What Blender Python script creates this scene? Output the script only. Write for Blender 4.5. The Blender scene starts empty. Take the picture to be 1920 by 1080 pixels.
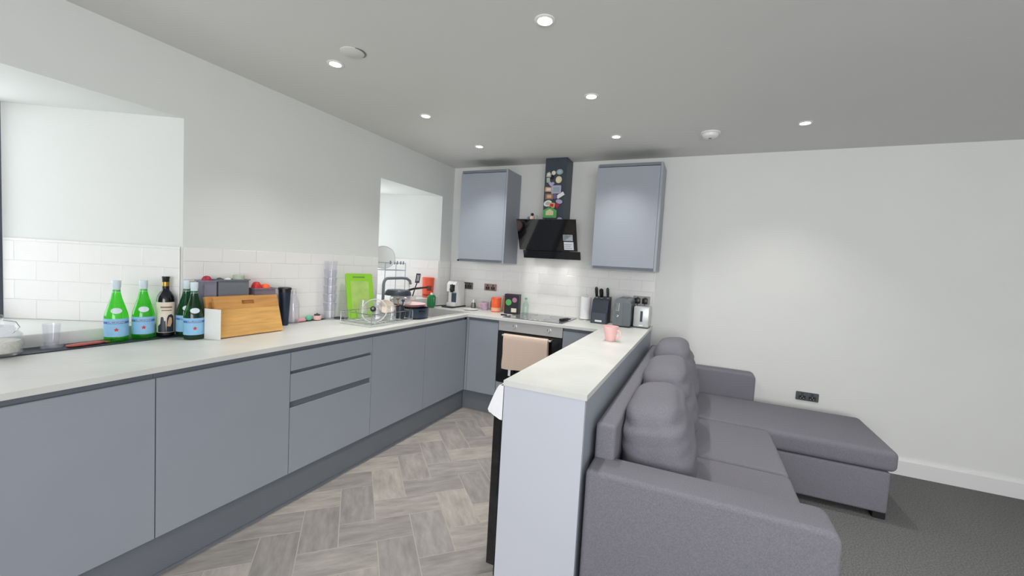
import bpy, bmesh, math, random
from mathutils import Vector, Matrix, Quaternion
PI = math.pi
random.seed(7)
C = bpy.context.scene.collection
S = bpy.context.scene

# ------------------------------------------------------------------ camera
YAW, PITCH, ROLL, FPX = 0.4242, -0.0578, 0.0559, 778.55
cam = bpy.data.cameras.new('camera'); camo = bpy.data.objects.new('camera', cam); C.objects.link(camo)
cam.sensor_width = 36.0; cam.lens = FPX / 1920 * 36.0; cam.clip_start = 0.02
CR = Matrix.Rotation(YAW, 4, 'Z') @ Matrix.Rotation(PI/2 + PITCH, 4, 'X') @ Matrix.Rotation(ROLL, 4, 'Z')
camo.matrix_world = Matrix.Translation((2.528, -3.9117, 1.3801)) @ CR
S.camera = camo

# ------------------------------------------------------------------ sky and light
S.view_settings.view_transform = 'Standard'; S.view_settings.look = 'None'
S.view_settings.exposure = 0.29; S.view_settings.gamma = 1.0; S.view_settings.use_curve_mapping = False
S.cycles.transparent_max_bounces = 32
w = bpy.data.worlds.new('overcast_sky'); S.world = w; w.use_nodes = True
bg = w.node_tree.nodes['Background']; bg.inputs['Color'].default_value = (0.97, 0.98, 1.0, 1); bg.inputs['Strength'].default_value = 1.0
def area(name, loc, rot, sx, sy, power, col=(0.97, 0.97, 1.0)):
    l = bpy.data.lights.new(name, 'AREA'); l.shape = 'RECTANGLE'; l.size = sx; l.size_y = sy
    l.energy = power; l.color = col
    o = bpy.data.objects.new(name, l); C.objects.link(o); o.location = loc; o.rotation_euler = rot
    return o
area('daylight_window', (-0.80, -3.50, 1.50), (0, -PI/2, 0), 1.10, 0.90, 11)      # behind the pane of window_1
area('daylight_window', (-0.80, -0.78, 1.50), (0, -PI/2, 0), 1.10, 0.52, 7)      # behind the pane of window_2
area('daylight_window', (3.5, -6.25, 1.45), (PI/2, 0, 0), 3.4, 1.7, 110)          # behind the pane of window_3
SPOT_W = 30.5

# ------------------------------------------------------------------ helpers
def lin(c):
    return tuple(((v/255)/12.92 if v/255 <= .04045 else ((v/255+.055)/1.055)**2.4) for v in c)
def mat(name, rgb, rough=.5, metal=0, noise=0, nscale=20, bump=0, bscale=200, spec=.5, coat=0, stretch=None):
    m = bpy.data.materials.new(name); m.use_nodes = True
    nt = m.node_tree; b = nt.nodes['Principled BSDF']; c = lin(rgb)
    b.inputs['Base Color'].default_value = (*c, 1); b.inputs['Roughness'].default_value = rough
    b.inputs['Metallic'].default_value = metal; b.inputs['Specular IOR Level'].default_value = spec
    b.inputs['Coat Weight'].default_value = coat
    tc = nt.nodes.new('ShaderNodeTexCoord'); mp = nt.nodes.new('ShaderNodeMapping')
    nt.links.new(tc.outputs['Object'], mp.inputs['Vector'])
    if stretch: mp.inputs['Scale'].default_value = stretch
    if noise:
        n = nt.nodes.new('ShaderNodeTexNoise'); n.inputs['Scale'].default_value = nscale; n.inputs['Detail'].default_value = 6
        nt.links.new(mp.outputs['Vector'], n.inputs['Vector'])
        r = nt.nodes.new('ShaderNodeValToRGB')
        r.color_ramp.elements[0].position = .3; r.color_ramp.elements[1].position = .7
        r.color_ramp.elements[0].color = (*[x*(1-noise) for x in c], 1)
        r.color_ramp.elements[1].color = (*[min(1, x*(1+noise)) for x in c], 1)
        nt.links.new(n.outputs['Fac'], r.inputs['Fac']); nt.links.new(r.outputs['Color'], b.inputs['Base Color'])
    if bump:
        n2 = nt.nodes.new('ShaderNodeTexNoise'); n2.inputs['Scale'].default_value = bscale; n2.inputs['Detail'].default_value = 3
        nt.links.new(mp.outputs['Vector'], n2.inputs['Vector'])
        bp = nt.nodes.new('ShaderNodeBump'); bp.inputs['Strength'].default_value = bump; bp.inputs['Distance'].default_value = .002
        nt.links.new(n2.outputs['Fac'], bp.inputs['Height']); nt.links.new(bp.outputs['Normal'], b.inputs['Normal'])
    return m
def glass(name, tint, refl=.9, rough=.03, body=0.0, bodycol=(255, 255, 255)):
    """thin-walled glass: tinted see-through wall with a Fresnel reflection"""
    m = bpy.data.materials.new(name); m.use_nodes = True; nt = m.node_tree; nt.nodes.clear()
    out = nt.nodes.new('ShaderNodeOutputMaterial'); tr = nt.nodes.new('ShaderNodeBsdfTransparent'); tr.inputs['Color'].default_value = (*lin(tint), 1)
    gl = nt.nodes.new('ShaderNodeBsdfGlossy'); gl.inputs['Roughness'].default_value = rough; gl.inputs['Color'].default_value = (refl, refl, refl, 1)
    lw = nt.nodes.new('ShaderNodeLayerWeight'); lw.inputs['Blend'].default_value = .5
    pw = nt.nodes.new('ShaderNodeMath'); pw.operation = 'POWER'; pw.inputs[1].default_value = 4.0; nt.links.new(lw.outputs['Facing'], pw.inputs[0])
    fr = nt.nodes.new('ShaderNodeMath'); fr.operation = 'MULTIPLY_ADD'; fr.inputs[1].default_value = .55; fr.inputs[2].default_value = .045; nt.links.new(pw.outputs[0], fr.inputs[0])
    df = nt.nodes.new('ShaderNodeBsdfDiffuse'); df.inputs['Color'].default_value = (*lin(bodycol), 1)
    m0 = nt.nodes.new('ShaderNodeMixShader'); m0.inputs['Fac'].default_value = body
    nt.links.new(tr.outputs[0], m0.inputs[1]); nt.links.new(df.outputs[0], m0.inputs[2])
    mx = nt.nodes.new('ShaderNodeMixShader'); nt.links.new(fr.outputs[0], mx.inputs['Fac'])
    nt.links.new(m0.outputs[0], mx.inputs[1]); nt.links.new(gl.outputs[0], mx.inputs[2]); nt.links.new(mx.outputs[0], out.inputs['Surface'])
    return m
def emit(name, rgb, s):
    m = bpy.data.materials.new(name); m.use_nodes = True; b = m.node_tree.nodes['Principled BSDF']
    b.inputs['Base Color'].default_value = (*lin(rgb), 1); b.inputs['Emission Color'].default_value = (*lin(rgb), 1); b.inputs['Emission Strength'].default_value = s
    return m

def box(bm, x0, x1, y0, y1, z0, z1, bev=0, seg=2):
    vs = bmesh.ops.create_cube(bm, size=1)['verts']
    sx, sy, sz = x1-x0, y1-y0, z1-z0
    for v in vs: v.co = Vector(((x0+x1)/2+v.co.x*sx, (y0+y1)/2+v.co.y*sy, (z0+z1)/2+v.co.z*sz))
    if bev:
        es = list({e for v in vs for e in v.link_edges})
        bmesh.ops.bevel(bm, geom=es, offset=bev, segments=seg, profile=.5, affect='EDGES', clamp_overlap=True)
    return bm
def B(*a, **k): return box(bmesh.new(), *a, **k)
def prism(bm, poly, z0, z1):
    lo = [bm.verts.new((x, y, z0)) for x, y in poly]; hi = [bm.verts.new((x, y, z1)) for x, y in poly]
    n = len(poly); bm.faces.new(lo[::-1]); bm.faces.new(hi)
    for i in range(n): bm.faces.new((lo[i], lo[(i+1) % n], hi[(i+1) % n], hi[i]))
    bmesh.ops.recalc_face_normals(bm, faces=bm.faces); return bm
def extrude_profile(bm, pts, axis, a0, a1):
    """closed 2D outline extruded along an axis: 'x' takes (y,z), 'y' takes (x,z), 'z' takes (x,y)"""
    def P(p, a): return {'x': (a, p[0], p[1]), 'y': (p[0], a, p[1]), 'z': (p[0], p[1], a)}[axis]
    lo = [bm.verts.new(P(p, a0)) for p in pts]; hi = [bm.verts.new(P(p, a1)) for p in pts]; n = len(pts)
    bm.faces.new(lo[::-1]); bm.faces.new(hi)
    for i in range(n): bm.faces.new((lo[i], lo[(i+1) % n], hi[(i+1) % n], hi[i]))
    bmesh.ops.recalc_face_normals(bm, faces=bm.faces); return bm
def lathe(bm, prof, seg=24, cx=0, cy=0, cz=0):
    rings = []
    for r, z in prof:
        if r < 1e-5: rings.append([bm.verts.new((cx, cy, cz+z))])
        else: rings.append([bm.verts.new((cx+r*math.cos(2*PI*i/seg), cy+r*math.sin(2*PI*i/seg), cz+z)) for i in range(seg)])
    for a, b in zip(rings, rings[1:]):
        for i in range(seg):
            j = (i+1) % seg
            f = [a[0] if len(a) == 1 else a[i], a[0] if len(a) == 1 else a[j], b[0] if len(b) == 1 else b[j], b[0] if len(b) == 1 else b[i]]
            u = []
            for v in f:
                if v not in u: u.append(v)
            if len(u) >= 3:
                try: bm.faces.new(u)
                except ValueError: pass
    bmesh.ops.recalc_face_normals(bm, faces=bm.faces); return bm
def L(prof, seg=24, cx=0, cy=0, cz=0): return lathe(bmesh.new(), prof, seg, cx, cy, cz)
def tube(bm, pts, r, seg=8, closed=False):
    pts = [Vector(p) for p in pts]; n = len(pts); rings = []
    up = None
    for i, p in enumerate(pts):
        a = pts[(i-1) % n] if (closed or i > 0) else p; b = pts[(i+1) % n] if (closed or i < n-1) else p
        d = (b-a).normalized()
        if up is None: up = d.orthogonal().normalized()
        up = (up - d*up.dot(d)).normalized(); s = d.cross(up)
        rr = r[i] if isinstance(r, (list, tuple)) else r
        rings.append([bm.verts.new(p+(up*math.cos(2*PI*k/seg)+s*math.sin(2*PI*k/seg))*rr) for k in range(seg)])
    m = n if closed else n-1
    for i in range(m):
        a, b = rings[i], rings[(i+1) % n]
        for k in range(seg): bm.faces.new((a[k], a[(k+1) % seg], b[(k+1) % seg], b[k]))
    if not closed: bm.faces.new(rings[0][::-1]); bm.faces.new(rings[-1])
    bmesh.ops.recalc_face_normals(bm, faces=bm.faces); return bm
def T(pts, r, seg=8, closed=False): return tube(bmesh.new(), pts, r, seg, closed)
def arc(cx, cy, r, a0, a1, n): return [(cx+r*math.cos(a0+(a1-a0)*i/n), cy+r*math.sin(a0+(a1-a0)*i/n)) for i in range(n+1)]
def rrect(x0, x1, y0, y1, r, n=4):
    return arc(x1-r, y0+r, r, -PI/2, 0, n)+arc(x1-r, y1-r, r, 0, PI/2, n)+arc(x0+r, y1-r, r, PI/2, PI, n)+arc(x0+r, y0+r, r, PI, 1.5*PI, n)
def patch(r, z0, z1, a0, a1, cx=0, cy=0, cz=0, n=12, rtop=None):
    """a curved label on a round wall"""
    bm = bmesh.new(); lo = []; hi = []
    for i in range(n+1):
        a = a0+(a1-a0)*i/n
        lo.append(bm.verts.new((cx+r*math.cos(a), cy+r*math.sin(a), cz+z0)))
        q = rtop or r
        hi.append(bm.verts.new((cx+q*math.cos(a), cy+q*math.sin(a), cz+z1)))
    for i in range(n): bm.faces.new((lo[i], lo[i+1], hi[i+1], hi[i]))
    return bm
def puff(n, sx, sy, sz, p=4.0, cuts=14):
    bm = bmesh.new(); bmesh.ops.create_cube(bm, size=2)
    bmesh.ops.subdivide_edges(bm, edges=bm.edges[:], cuts=cuts, use_grid_fill=True)
    for v in bm.verts:
        c = v.co; q = (abs(c.x)**p+abs(c.y)**p+abs(c.z)**p)**(1/p); c = c/q
        v.co = Vector((c.x*sx, c.y*sy, c.z*sz))
    return bm
def xf(bm, M): bmesh.ops.transform(bm, matrix=M, verts=bm.verts[:]); return bm

def obj(name, bm, m, parent=None, smooth=False, loc=None, angle=38):
    """links ONE mesh; world coordinates in, stored relative to the parent's base (or to loc)"""
    base = Vector(loc) if loc is not None else Vector((0, 0, 0)); q = parent
    while q: base = base + q.location; q = q.parent
    if base.length: bmesh.ops.translate(bm, verts=bm.verts[:], vec=-base)
    me = bpy.data.meshes.new(name); bm.to_mesh(me); bm.free()
    me.materials.append(m)
    if smooth:
        for p in me.polygons: p.use_smooth = True
        me.set_sharp_from_angle(angle=math.radians(angle))
    o = bpy.data.objects.new(name, me); C.objects.link(o)
    if parent: o.parent = parent
    elif loc is not None: o.location = loc
    return o
def tag(o, label, cat, group=None):
    o['label'] = label; o['category'] = cat
    if group: o['group'] = group
    return o
def thing(name, label, cat, loc=(0, 0, 0), group=None):
    o = bpy.data.objects.new(name, None); C.objects.link(o); o.location = loc; o.empty_display_size = .05
    return tag(o, label, cat, group)
def struct(name, bm, m, parent=None, smooth=False):
    o = obj(name, bm, m, parent, smooth)
    if not parent: o['kind'] = 'structure'
    return o
def text_bm(s, size, depth=0.0):
    cu = bpy.data.curves.new('lettering', 'FONT'); cu.body = s; cu.size = size; cu.align_x = 'CENTER'; cu.align_y = 'CENTER'
    to = bpy.data.objects.new('lettering', cu); C.objects.link(to)
    dg = bpy.context.evaluated_depsgraph_get(); me = bpy.data.meshes.new_from_object(to.evaluated_get(dg))
    bpy.data.objects.remove(to); bm = bmesh.new(); bm.from_mesh(me); bpy.data.meshes.remove(me); bpy.data.curves.remove(cu)
    return bm

# ------------------------------------------------------------------ materials
WHITE = mat('wall_paint', (226, 227, 224), .85, noise=.012, nscale=3, bump=.05, bscale=300, spec=.2)
LEFTP = mat('left_wall_paint', (221, 223, 220), .85, noise=.012, nscale=3, bump=.05, bscale=300, spec=.2)
CEIL = mat('ceiling_paint', (218, 218, 215), .9, noise=.01, nscale=2, spec=.15)
TILE = mat('white_glazed_tile', (232, 231, 229), .2, noise=.015, nscale=9, spec=.5)
GROUT = mat('pale_grout', (214, 213, 210), .9)
DOORM = mat('grey_blue_matt_front', (152, 158, 168), .42, noise=.015, nscale=4, spec=.4)
CARC = mat('grey_blue_carcass', (116, 122, 131), .5, spec=.4)
PLIN = mat('grey_plinth', (112, 117, 124), .45, noise=.02, nscale=5, spec=.4)
WTOP = mat('pale_concrete_laminate', (212, 213, 209), .38, noise=.055, nscale=5, spec=.45, stretch=(1, 1, 1))
STEEL = mat('brushed_steel', (206, 206, 206), .38, .55, noise=.05, nscale=40, stretch=(1, 1, 30))
CHROME = mat('chrome', (205, 207, 210), .12, 1)
BLACK = mat('black_plastic', (18, 19, 22), .35)
BLKGL = mat('black_glass', (7, 8, 12), .05, spec=.7, coat=.3)
NAVY = mat('dark_slate_plastic', (38, 46, 58), .45)
DKGREY = mat('dark_grey_metal', (52, 60, 68), .4, .3)
MIDGREY = mat('mid_grey_plastic', (108, 114, 120), .45)
WPLAST = mat('white_plastic', (232, 232, 230), .35)
CREAM = mat('cream_paper', (226, 214, 198), .8, noise=.04, nscale=30)
FAB = mat('grey_woven_upholstery', (122, 121, 129), .95, noise=.16, nscale=260, bump=.5, bscale=700, spec=.15)
FABD = mat('black_underside_cloth', (25, 25, 28), .9)
CARP = mat('charcoal_carpet', (112, 112, 112), 1, noise=.35, nscale=130, bump=1.0, bscale=350, spec=.05)
SKIRT = mat('white_gloss_skirting', (230, 228, 228), .4)
RED = mat('red_plastic', (200, 42, 44), .45); CRIM = mat('crimson_wrap', (165, 30, 60), .45)
ORANGE = mat('orange_red_card', (236, 92, 60), .5, noise=.08, nscale=25); ORNG = mat('orange_plastic', (246, 104, 48), .5)
GRN = mat('lime_green_plastic', (138, 196, 52), .4, noise=.03, nscale=8); DGRN = mat('dark_green_plastic', (26, 118, 66), .35)
PINK = mat('pink_stoneware', (238, 192, 189), .45, noise=.05, nscale=20); PINKC = mat('pink_plastic', (228, 160, 168), .5)
BLUEL = mat('sky_blue_label', (140, 190, 226), .6, noise=.05, nscale=40); BLUED = mat('deep_blue_print', (70, 110, 178), .6)
GOLD = mat('gold_foil', (176, 140, 62), .35, .8); TEAL = mat('mint_plastic', (104, 186, 156), .5)
WOOD = mat('honey_bamboo', (208, 160, 92), .5, noise=.14, nscale=7, stretch=(9, 1.0, 9)); WOODD = mat('darker_bamboo', (190, 138, 78), .5, noise=.14, nscale=7, stretch=(9, 1.0, 9))
TOWEL = mat('beige_towelling', (222, 200, 184), .95, noise=.05, nscale=160, bump=.5, bscale=500, spec=.1)
WCLOTH = mat('white_cloth', (238, 238, 240), .9, noise=.02, nscale=50, bump=.3, bscale=300)
CLEAR = glass('clear_glass', (247, 249, 249)); CLEARP = glass('clear_plastic', (250, 250, 252), body=.06, bodycol=(246, 247, 250))
GGREEN = glass('bright_green_glass', (148, 240, 128), body=.10, bodycol=(60, 190, 60)); GDARK = glass('deep_green_glass', (70, 160, 112), body=.12, bodycol=(20, 110, 62))
PANE = glass('window_glass', (250, 252, 252))
WINE = mat('dark_wine_glass', (20, 20, 30), .08, spec=.6)
LILAC = mat('lilac_enamel', (172, 168, 196), .5); PEACH = mat('peach_enamel', (214, 168, 132), .5); TAN = mat('tan_enamel', (140, 116, 96), .5)
CREAMY = mat('cream_enamel', (218, 208, 168), .5); SAGE = mat('sage_enamel', (176, 186, 172), .5); ICE = mat('ice_blue_enamel', (140, 166, 172), .5)
VIOL = mat('violet_enamel', (112, 100, 150), .5); LEAFG = mat('leaf_green_enamel', (88, 168, 92), .5)
LAMP = emit('lit_lamp', (255, 248, 236), 14)
HOBG = mat('hob_ceramic', (112, 114, 118), .06, spec=.8)
SLATE = mat('dark_slate_tone', (46, 52, 64), .5, noise=.1, nscale=30)
MUDRED = mat('dull_red_wrapper', (170, 84, 76), .5, noise=.15, nscale=25)

# ------------------------------------------------------------------ room shell
H = 2.386; XR = 5.6; YR = -6.2; WT = .72
O1R, O1L, OZ = -2.614, -4.30, 2.046          # near opening, right and left edges at the wall face
O2L, O2R = -1.139, -0.212
bm = bmesh.new()
prism(bm, [(0, YR-.2), (0, O1L), (-WT, -3.95), (-.86, -3.95), (-.86, YR-.2)], 0, H)
prism(bm, [(0, O1R), (0, O2L), (-WT, -1.05), (-.86, -1.05), (-.86, -3.054), (-WT, -3.054)], 0, H)
prism(bm, [(0, O2R), (0, .2), (-.86, .2), (-.86, -.495), (-WT, -.495)], 0, H)
for (a, b, c, d, sill, sx) in ((O1L, O1R, -3.054, -3.95, .957, -.10), (O2L, O2R, -.495, -1.05, .98, 0.0)):
    quad = [(0, a), (0, b), (-WT, c), (-.86, c), (-.86, d), (-WT, d)]
    prism(bm, quad, OZ, H)
    k = -sx/WT; ya = a+(d-a)*k; yb = b+(c-b)*k
    prism(bm, [(sx, ya), (sx, yb), (-WT, c), (-.86, c), (-.86, d), (-WT, d)], 0, sill)
    if sx < 0: prism(bm, [(0, a), (0, b), (sx, yb), (sx, ya)], 0, .874)
wl = struct('wall_left', bm, LEFTP)
wb = struct('wall_back', B(-.0, XR+.2, 0, .2, 0, H), WHITE)
struct('wall_right', B(XR, XR+.2, YR, 0, 0, H), WHITE)
bm = bmesh.new(); W0, W1, WZ0, WZ1 = 1.8, 5.2, .6, 2.2
box(bm, 0, W0, YR-.2, YR, 0, H); box(bm, W1, XR+.2, YR-.2, YR, 0, H); box(bm, W0, W1, YR-.2, YR, 0, WZ0); box(bm, W0, W1, YR-.2, YR, WZ1, H)
struct('wall_rear', bm, WHITE)
struct('ceiling', B(-.86, XR+.2, YR-.2, .2, H, H+.12), CEIL)
FX = 2.02                                              # vinyl / carpet joint, under the peninsula
fl = struct('floor', B(-.0, FX, YR, 0, -.12, -.0012), mat('vinyl_joint', (172, 167, 160), .6))
struct('carpet', B(FX, XR, YR, 0, -.12, 0.0), CARP)
bm = bmesh.new(); extrude_profile(bm, [(0, 0), (-.016, 0), (-.016, .105), (-.010, .122), (0, .122)], 'x', 2.19, XR)
struct('baseboard_back', bm, SKIRT)
bm = bmesh.new(); extrude_profile(bm, [(XR, 0), (XR-.016, 0), (XR-.016, .105), (XR-.010, .122), (XR, .122)], 'y', YR, -.016)
struct('baseboard_right', bm, SKIRT)
# windows
def window(name, xs, ys, zs, axis, ncol):
    (a0, a1), (z0, z1) = (ys if axis == 'x' else xs), zs
    f = bmesh.new(); d0, d1 = (xs if axis == 'x' else ys)
    def bb(u0, u1, w0, w1): box(f, d0, d1, u0, u1, w0, w1) if axis == 'x' else box(f, u0, u1, d0, d1, w0, w1)
    t = .055
    bb(a0, a1, z0, z0+t); bb(a0, a1, z1-t, z1); bb(a0, a0+t, z0+t, z1-t); bb(a1-t, a1, z0+t, z1-t)
    for i in range(1, ncol):
        u = a0+(a1-a0)*i/ncol; bb(u-.025, u+.025, z0+t, z1-t)
    o = struct(name, f, mat('grey_window_frame', (82, 86, 96), .4))
    dm = (d0+d1)/2
    for i in range(ncol):
        u0 = a0+(a1-a0)*i/ncol+(t if i == 0 else .025); u1 = a0+(a1-a0)*(i+1)/ncol-(t if i == ncol-1 else .025)
        p = B(dm-.004, dm+.004, u0, u1, z0+t, z1-t) if axis == 'x' else B(u0, u1, dm-.004, dm+.004, z0+t, z1-t)
        obj('pane', p, PANE, o)
    return o
window('window_1', (-.77, -.72), (-3.95, -3.054), (.957, OZ), 'x', 2)
window('window_2', (-.77, -.72), (-1.05, -.495), (.98, OZ), 'x', 1)
window('window_3', (W0, W1), (YR-.13, YR-.07), (WZ0, WZ1), 'y', 3)

# ------------------------------------------------------------------ wall tiles (each one its own piece)
TT = .006; TZ0, TZ1 = .8965, 1.372
cache = {}
def tile_mesh(wd, ht):
    k = (round(wd, 3), round(ht, 3))
    if k in cache: return cache[k]
    a, b, c = wd/2-.0007, ht/2-.0007, .002
    v = [(-a, 0, -b), (a, 0, -b), (a, 0, b), (-a, 0, b)] + [(-a, -TT+.0010, -b), (a, -TT+.0010, -b), (a, -TT+.0010, b), (-a, -TT+.0010, b)] + [(-a+c, -TT, -b+c), (a-c, -TT, -b+c), (a-c, -TT, b-c), (-a+c, -TT, b-c)]
    f = [(8, 9, 10, 11)]
    for i in range(4):
        j = (i+1) % 4; f += [(i, j, 4+j, 4+i), (4+i, 4+j, 8+j, 8+i)]
    me = bpy.data.meshes.new('tile'); me.from_pydata(v, [], f); me.materials.append(TILE); cache[k] = me
    return me
def tiles_on(parent, p0, p1, z0=TZ0, z1=TZ1, tw=.2, th=.1, off0=0.0):
    p0, p1 = Vector(p0), Vector(p1); ln = (p1-p0).length; u = ((p1-p0)/ln)
    U = Vector((u.x, u.y, 0)); N = Vector((u.y, -u.x, 0))
    bk = bmesh.new(); q0 = Vector((p0.x, p0.y, 0)); q1 = Vector((p1.x, p1.y, 0)); f_ = N*(TT-.0022)
    prism(bk, [tuple(v.xy) for v in (q0, q1, q1+f_, q0+f_)], z0, z1); struct('grout_bed', bk, GROUT, parent)
    z = z0; row = 0
    while z < z1-.004:
        h = min(th, z1-z); s = -((off0+(.5*tw if row % 2 else 0)) % tw)
        while s < ln-.004:
            a, b = max(0, s), min(ln, s+tw)
            if b-a > .008:
                o = bpy.data.objects.new('tile', tile_mesh(b-a, h)); C.objects.link(o)
                c = Vector((p0.x, p0.y, z+h/2)) + U*((a+b)/2)
                M = Matrix((U, -N, Vector((0, 0, 1)))).transposed().to_4x4(); M.translation = c
                o.parent = parent; o.matrix_world = M
            s += tw
        z += th; row += 1
tiles_on(wl, (0, O1R+.001), (0, O2L)); tiles_on(wl, (0, O2R), (0, -.009))
tiles_on(wl, (-.715, -3.0514), (-.006, O1R-.008), z0=.958, off0=.05)
tiles_on(wl, (-.715, -.493), (-.006, O2R-.006), z0=.981, off0=.05)
tiles_on(wl, (-.10, -4.24), (-.10, -2.68), z0=.875, z1=.956, off0=.03)
tiles_on(wb, (.009, 0), (2.165, 0), off0=.06)

# ------------------------------------------------------------------ vinyl herringbone floor
def clip(poly, x0, x1, y0, y1):
    for ax, val, keep in ((0, x0, 1), (0, x1, -1), (1, y0, 1), (1, y1, -1)):
        out = []
        for i in range(len(poly)):
            a, b = poly[i], poly[(i+1) % len(poly)]; da, db = (a[ax]-val)*keep, (b[ax]-val)*keep
            if da >= 0: out.append(a)
            if (da >= 0) != (db >= 0):
                t = da/(da-db); out.append((a[0]+(b[0]-a[0])*t, a[1]+(b[1]-a[1])*t))
        poly = out
        if not poly: return poly
    return poly
def vinyl(i):
    base = random.Random(i).choice([(158, 152, 147), (148, 143, 140), (166, 160, 153), (154, 149, 146)])
    m = bpy.data.materials.new('grey_wood_vinyl'); m.use_nodes = True; nt = m.node_tree; b = nt.nodes['Principled BSDF']
    tc = nt.nodes.new('ShaderNodeTexCoord'); mp = nt.nodes.new('ShaderNodeMapping'); mp.inputs['Scale'].default_value = (3.5, 14, 1); mp.inputs['Location'].default_value = (i*3.7, i*1.3, 0)
    nt.links.new(tc.outputs['Object'], mp.inputs['Vector'])
    n = nt.nodes.new('ShaderNodeTexNoise'); n.inputs['Scale'].default_value = 1.6; n.inputs['Detail'].default_value = 8; n.inputs['Roughness'].default_value = .62; nt.links.new(mp.outputs['Vector'], n.inputs['Vector'])
    r = nt.nodes.new('ShaderNodeValToRGB'); r.color_ramp.elements[0].position = .3; r.color_ramp.elements[1].position = .72; c = lin(base)
    r.color_ramp.elements[0].color = (*[x*.70 for x in c], 1); r.color_ramp.elements[1].color = (*[x*1.22 for x in c], 1)
    nt.links.new(n.outputs['Fac'], r.inputs['Fac']); nt.links.new(r.outputs['Color'], b.inputs['Base Color']); b.inputs['Roughness'].default_value = .5
    return m
VIN = [vinyl(i) for i in range(10)]
UW = .1755; O = Vector((.943, -2.381)); ud = Vector((1, 1))/math.sqrt(2); vd = Vector((1, -1))/math.sqrt(2); g = .0022
k = 0
for a in range(-30, 31):
    for b_ in range(-12, 13):
        for (uu, vv, lu, lv) in ((a+2*b_, -a+2*b_, 2, 1), (2+a+2*b_, -a+2*b_, 1, 2)):
            cc = O + ud*(uu+lu/2)*UW + vd*(vv+lv/2)*UW
            if not (.3 < cc.x < 2.05 and -4.7 < cc.y < -.3): continue
            hu, hv = lu*UW/2-g, lv*UW/2-g
            poly = [tuple(cc+ud*su*hu+vd*sv*hv) for su, sv in ((-1, -1), (-1, 1), (1, 1), (1, -1))]
            poly = clip(poly, .52, 1.99, -4.6, -.52)
            if len(poly) < 3: continue
            ang = math.atan2(ud.y, ud.x) if lu == 2 else math.atan2(vd.y, vd.x)
            R2 = Matrix.Rotation(-ang, 2)
            loc = [R2 @ (Vector(p)-cc) for p in poly]
            ins = []
            cen = sum(loc, Vector((0, 0)))/len(loc)
            for p in loc: ins.append(p+(cen-p).normalized()*.0012)
            n = len(loc); vs = [(p.x, p.y, -.006) for p in loc]+[(p.x, p.y, -.0008) for p in loc]+[(p.x, p.y, 0) for p in ins]
            fs = [tuple(range(2*n, 3*n))]
            for i in range(n):
                j = (i+1) % n; fs += [(i, j, n+j, n+i), (n+i, n+j, 2*n+j, 2*n+i)]
            me = bpy.data.meshes.new('vinyl_tile'); me.from_pydata(vs, [], fs); bm = bmesh.new(); bm.from_mesh(me); bmesh.ops.recalc_face_normals(bm, faces=bm.faces)
            if sum(f.normal.z for f in bm.faces) < 0: bmesh.ops.reverse_faces(bm, faces=bm.faces[:])
            bm.to_mesh(me); bm.free(); me.materials.append(VIN[k % 10 if k % 3 else (k*7) % 10]); k += 1
            o = bpy.data.objects.new('vinyl_tile', me); C.objects.link(o); o.parent = fl; o.location = (cc.x, cc.y, 0); o.rotation_euler = (0, 0, ang)

# ------------------------------------------------------------------ base cabinets
ZD0, ZD1, ZW0, ZW1 = .182, .846, .874, .8965
XD = .585
def front_x(x, y0, y1, z0, z1, lip=True):
    """a handleless front facing +x with a bevelled finger-pull along its top"""
    bm = bmesh.new()
    pts = [(x-.020, z0), (x-.0015, z0), (x, z0+.0015), (x, z1-.003), (x-.003, z1), (x-.020, z1-.016)] if lip else [(x-.02, z0), (x, z0), (x, z1), (x-.02, z1)]
    return extrude_profile(bm, pts, 'y', y0, y1)
def front_y(y, x0, x1, z0, z1, lip=True):
    bm = bmesh.new()
    pts = [(y+.020, z0), (y+.0015, z0), (y, z0+.0015), (y, z1-.003), (y+.003, z1), (y+.020, z1-.016)] if lip else [(y+.02, z0), (y, z0), (y, z1), (y+.02, z1)]
    return extrude_profile(bm, pts, 'x', x0, x1)
GP = .0022
def base_unit(y0, y1, label, fronts='door'):
    t = thing('base_cabinet', label, 'cabinet', (.3, (y0+y1)/2, 0), 'grey base cabinets of the long left run')
    obj('carcass', B(.03, XD-.021, y0+.0006, y1-.0006, .17, .715 if fronts == 'two' else ZW0-.0005), CARC, t)
    if fronts == 'two': obj('front_rail', B(.536, XD-.021, y0+.0006, y1-.0006, .7152, ZW0-.0005), CARC, t)
    if fronts == 'door': obj('door', front_x(XD, y0+GP, y1-GP, ZD0, ZD1), DOORM, t)
    elif fronts == 'two':
        ym = g4
        obj('door', front_x(XD, y0+GP, ym-GP, ZD0, ZD1), DOORM, t); obj('door', front_x(XD, ym+GP, y1-GP, ZD0, ZD1), DOORM, t)
    else:
        for z0, z1 in ((.745, ZD1), (.578, .728), (ZD0, .545)): obj('drawer', front_x(XD, y0+GP, y1-GP, z0, z1), DOORM, t)
    return t
g1, g2, g3, g4 = -3.004, -2.404, -1.801, -1.2186
base_unit(-4.204, -3.604, 'grey handleless base cabinet at the near left end of the run, mostly out of frame')
base_unit(-3.604, g1, 'grey handleless base cabinet filling the lower left corner of the photo')
base_unit(g1, g2, 'grey handleless base cabinet directly left of the three drawer unit')
base_unit(g2, g3, 'grey base unit with three handleless drawers', 'drawers')
base_unit(g3, -.587, 'grey double door base cabinet below the sink, beside the inner corner', 'two')
t = thing('base_cabinet', 'narrow grey base cabinet left of the oven', 'cabinet', (.75, -.3, 0))
obj('carcass', B(.568, .9125, -.564, -.03, .17, ZW0-.0005), CARC, t)
obj('door', front_y(-.585, .612, .9115, ZD0, ZD1), DOORM, t); obj('filler_strip', B(.5855, .6075, -.583, -.566, ZD0, ZW0-.003), DOORM, t)
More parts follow.
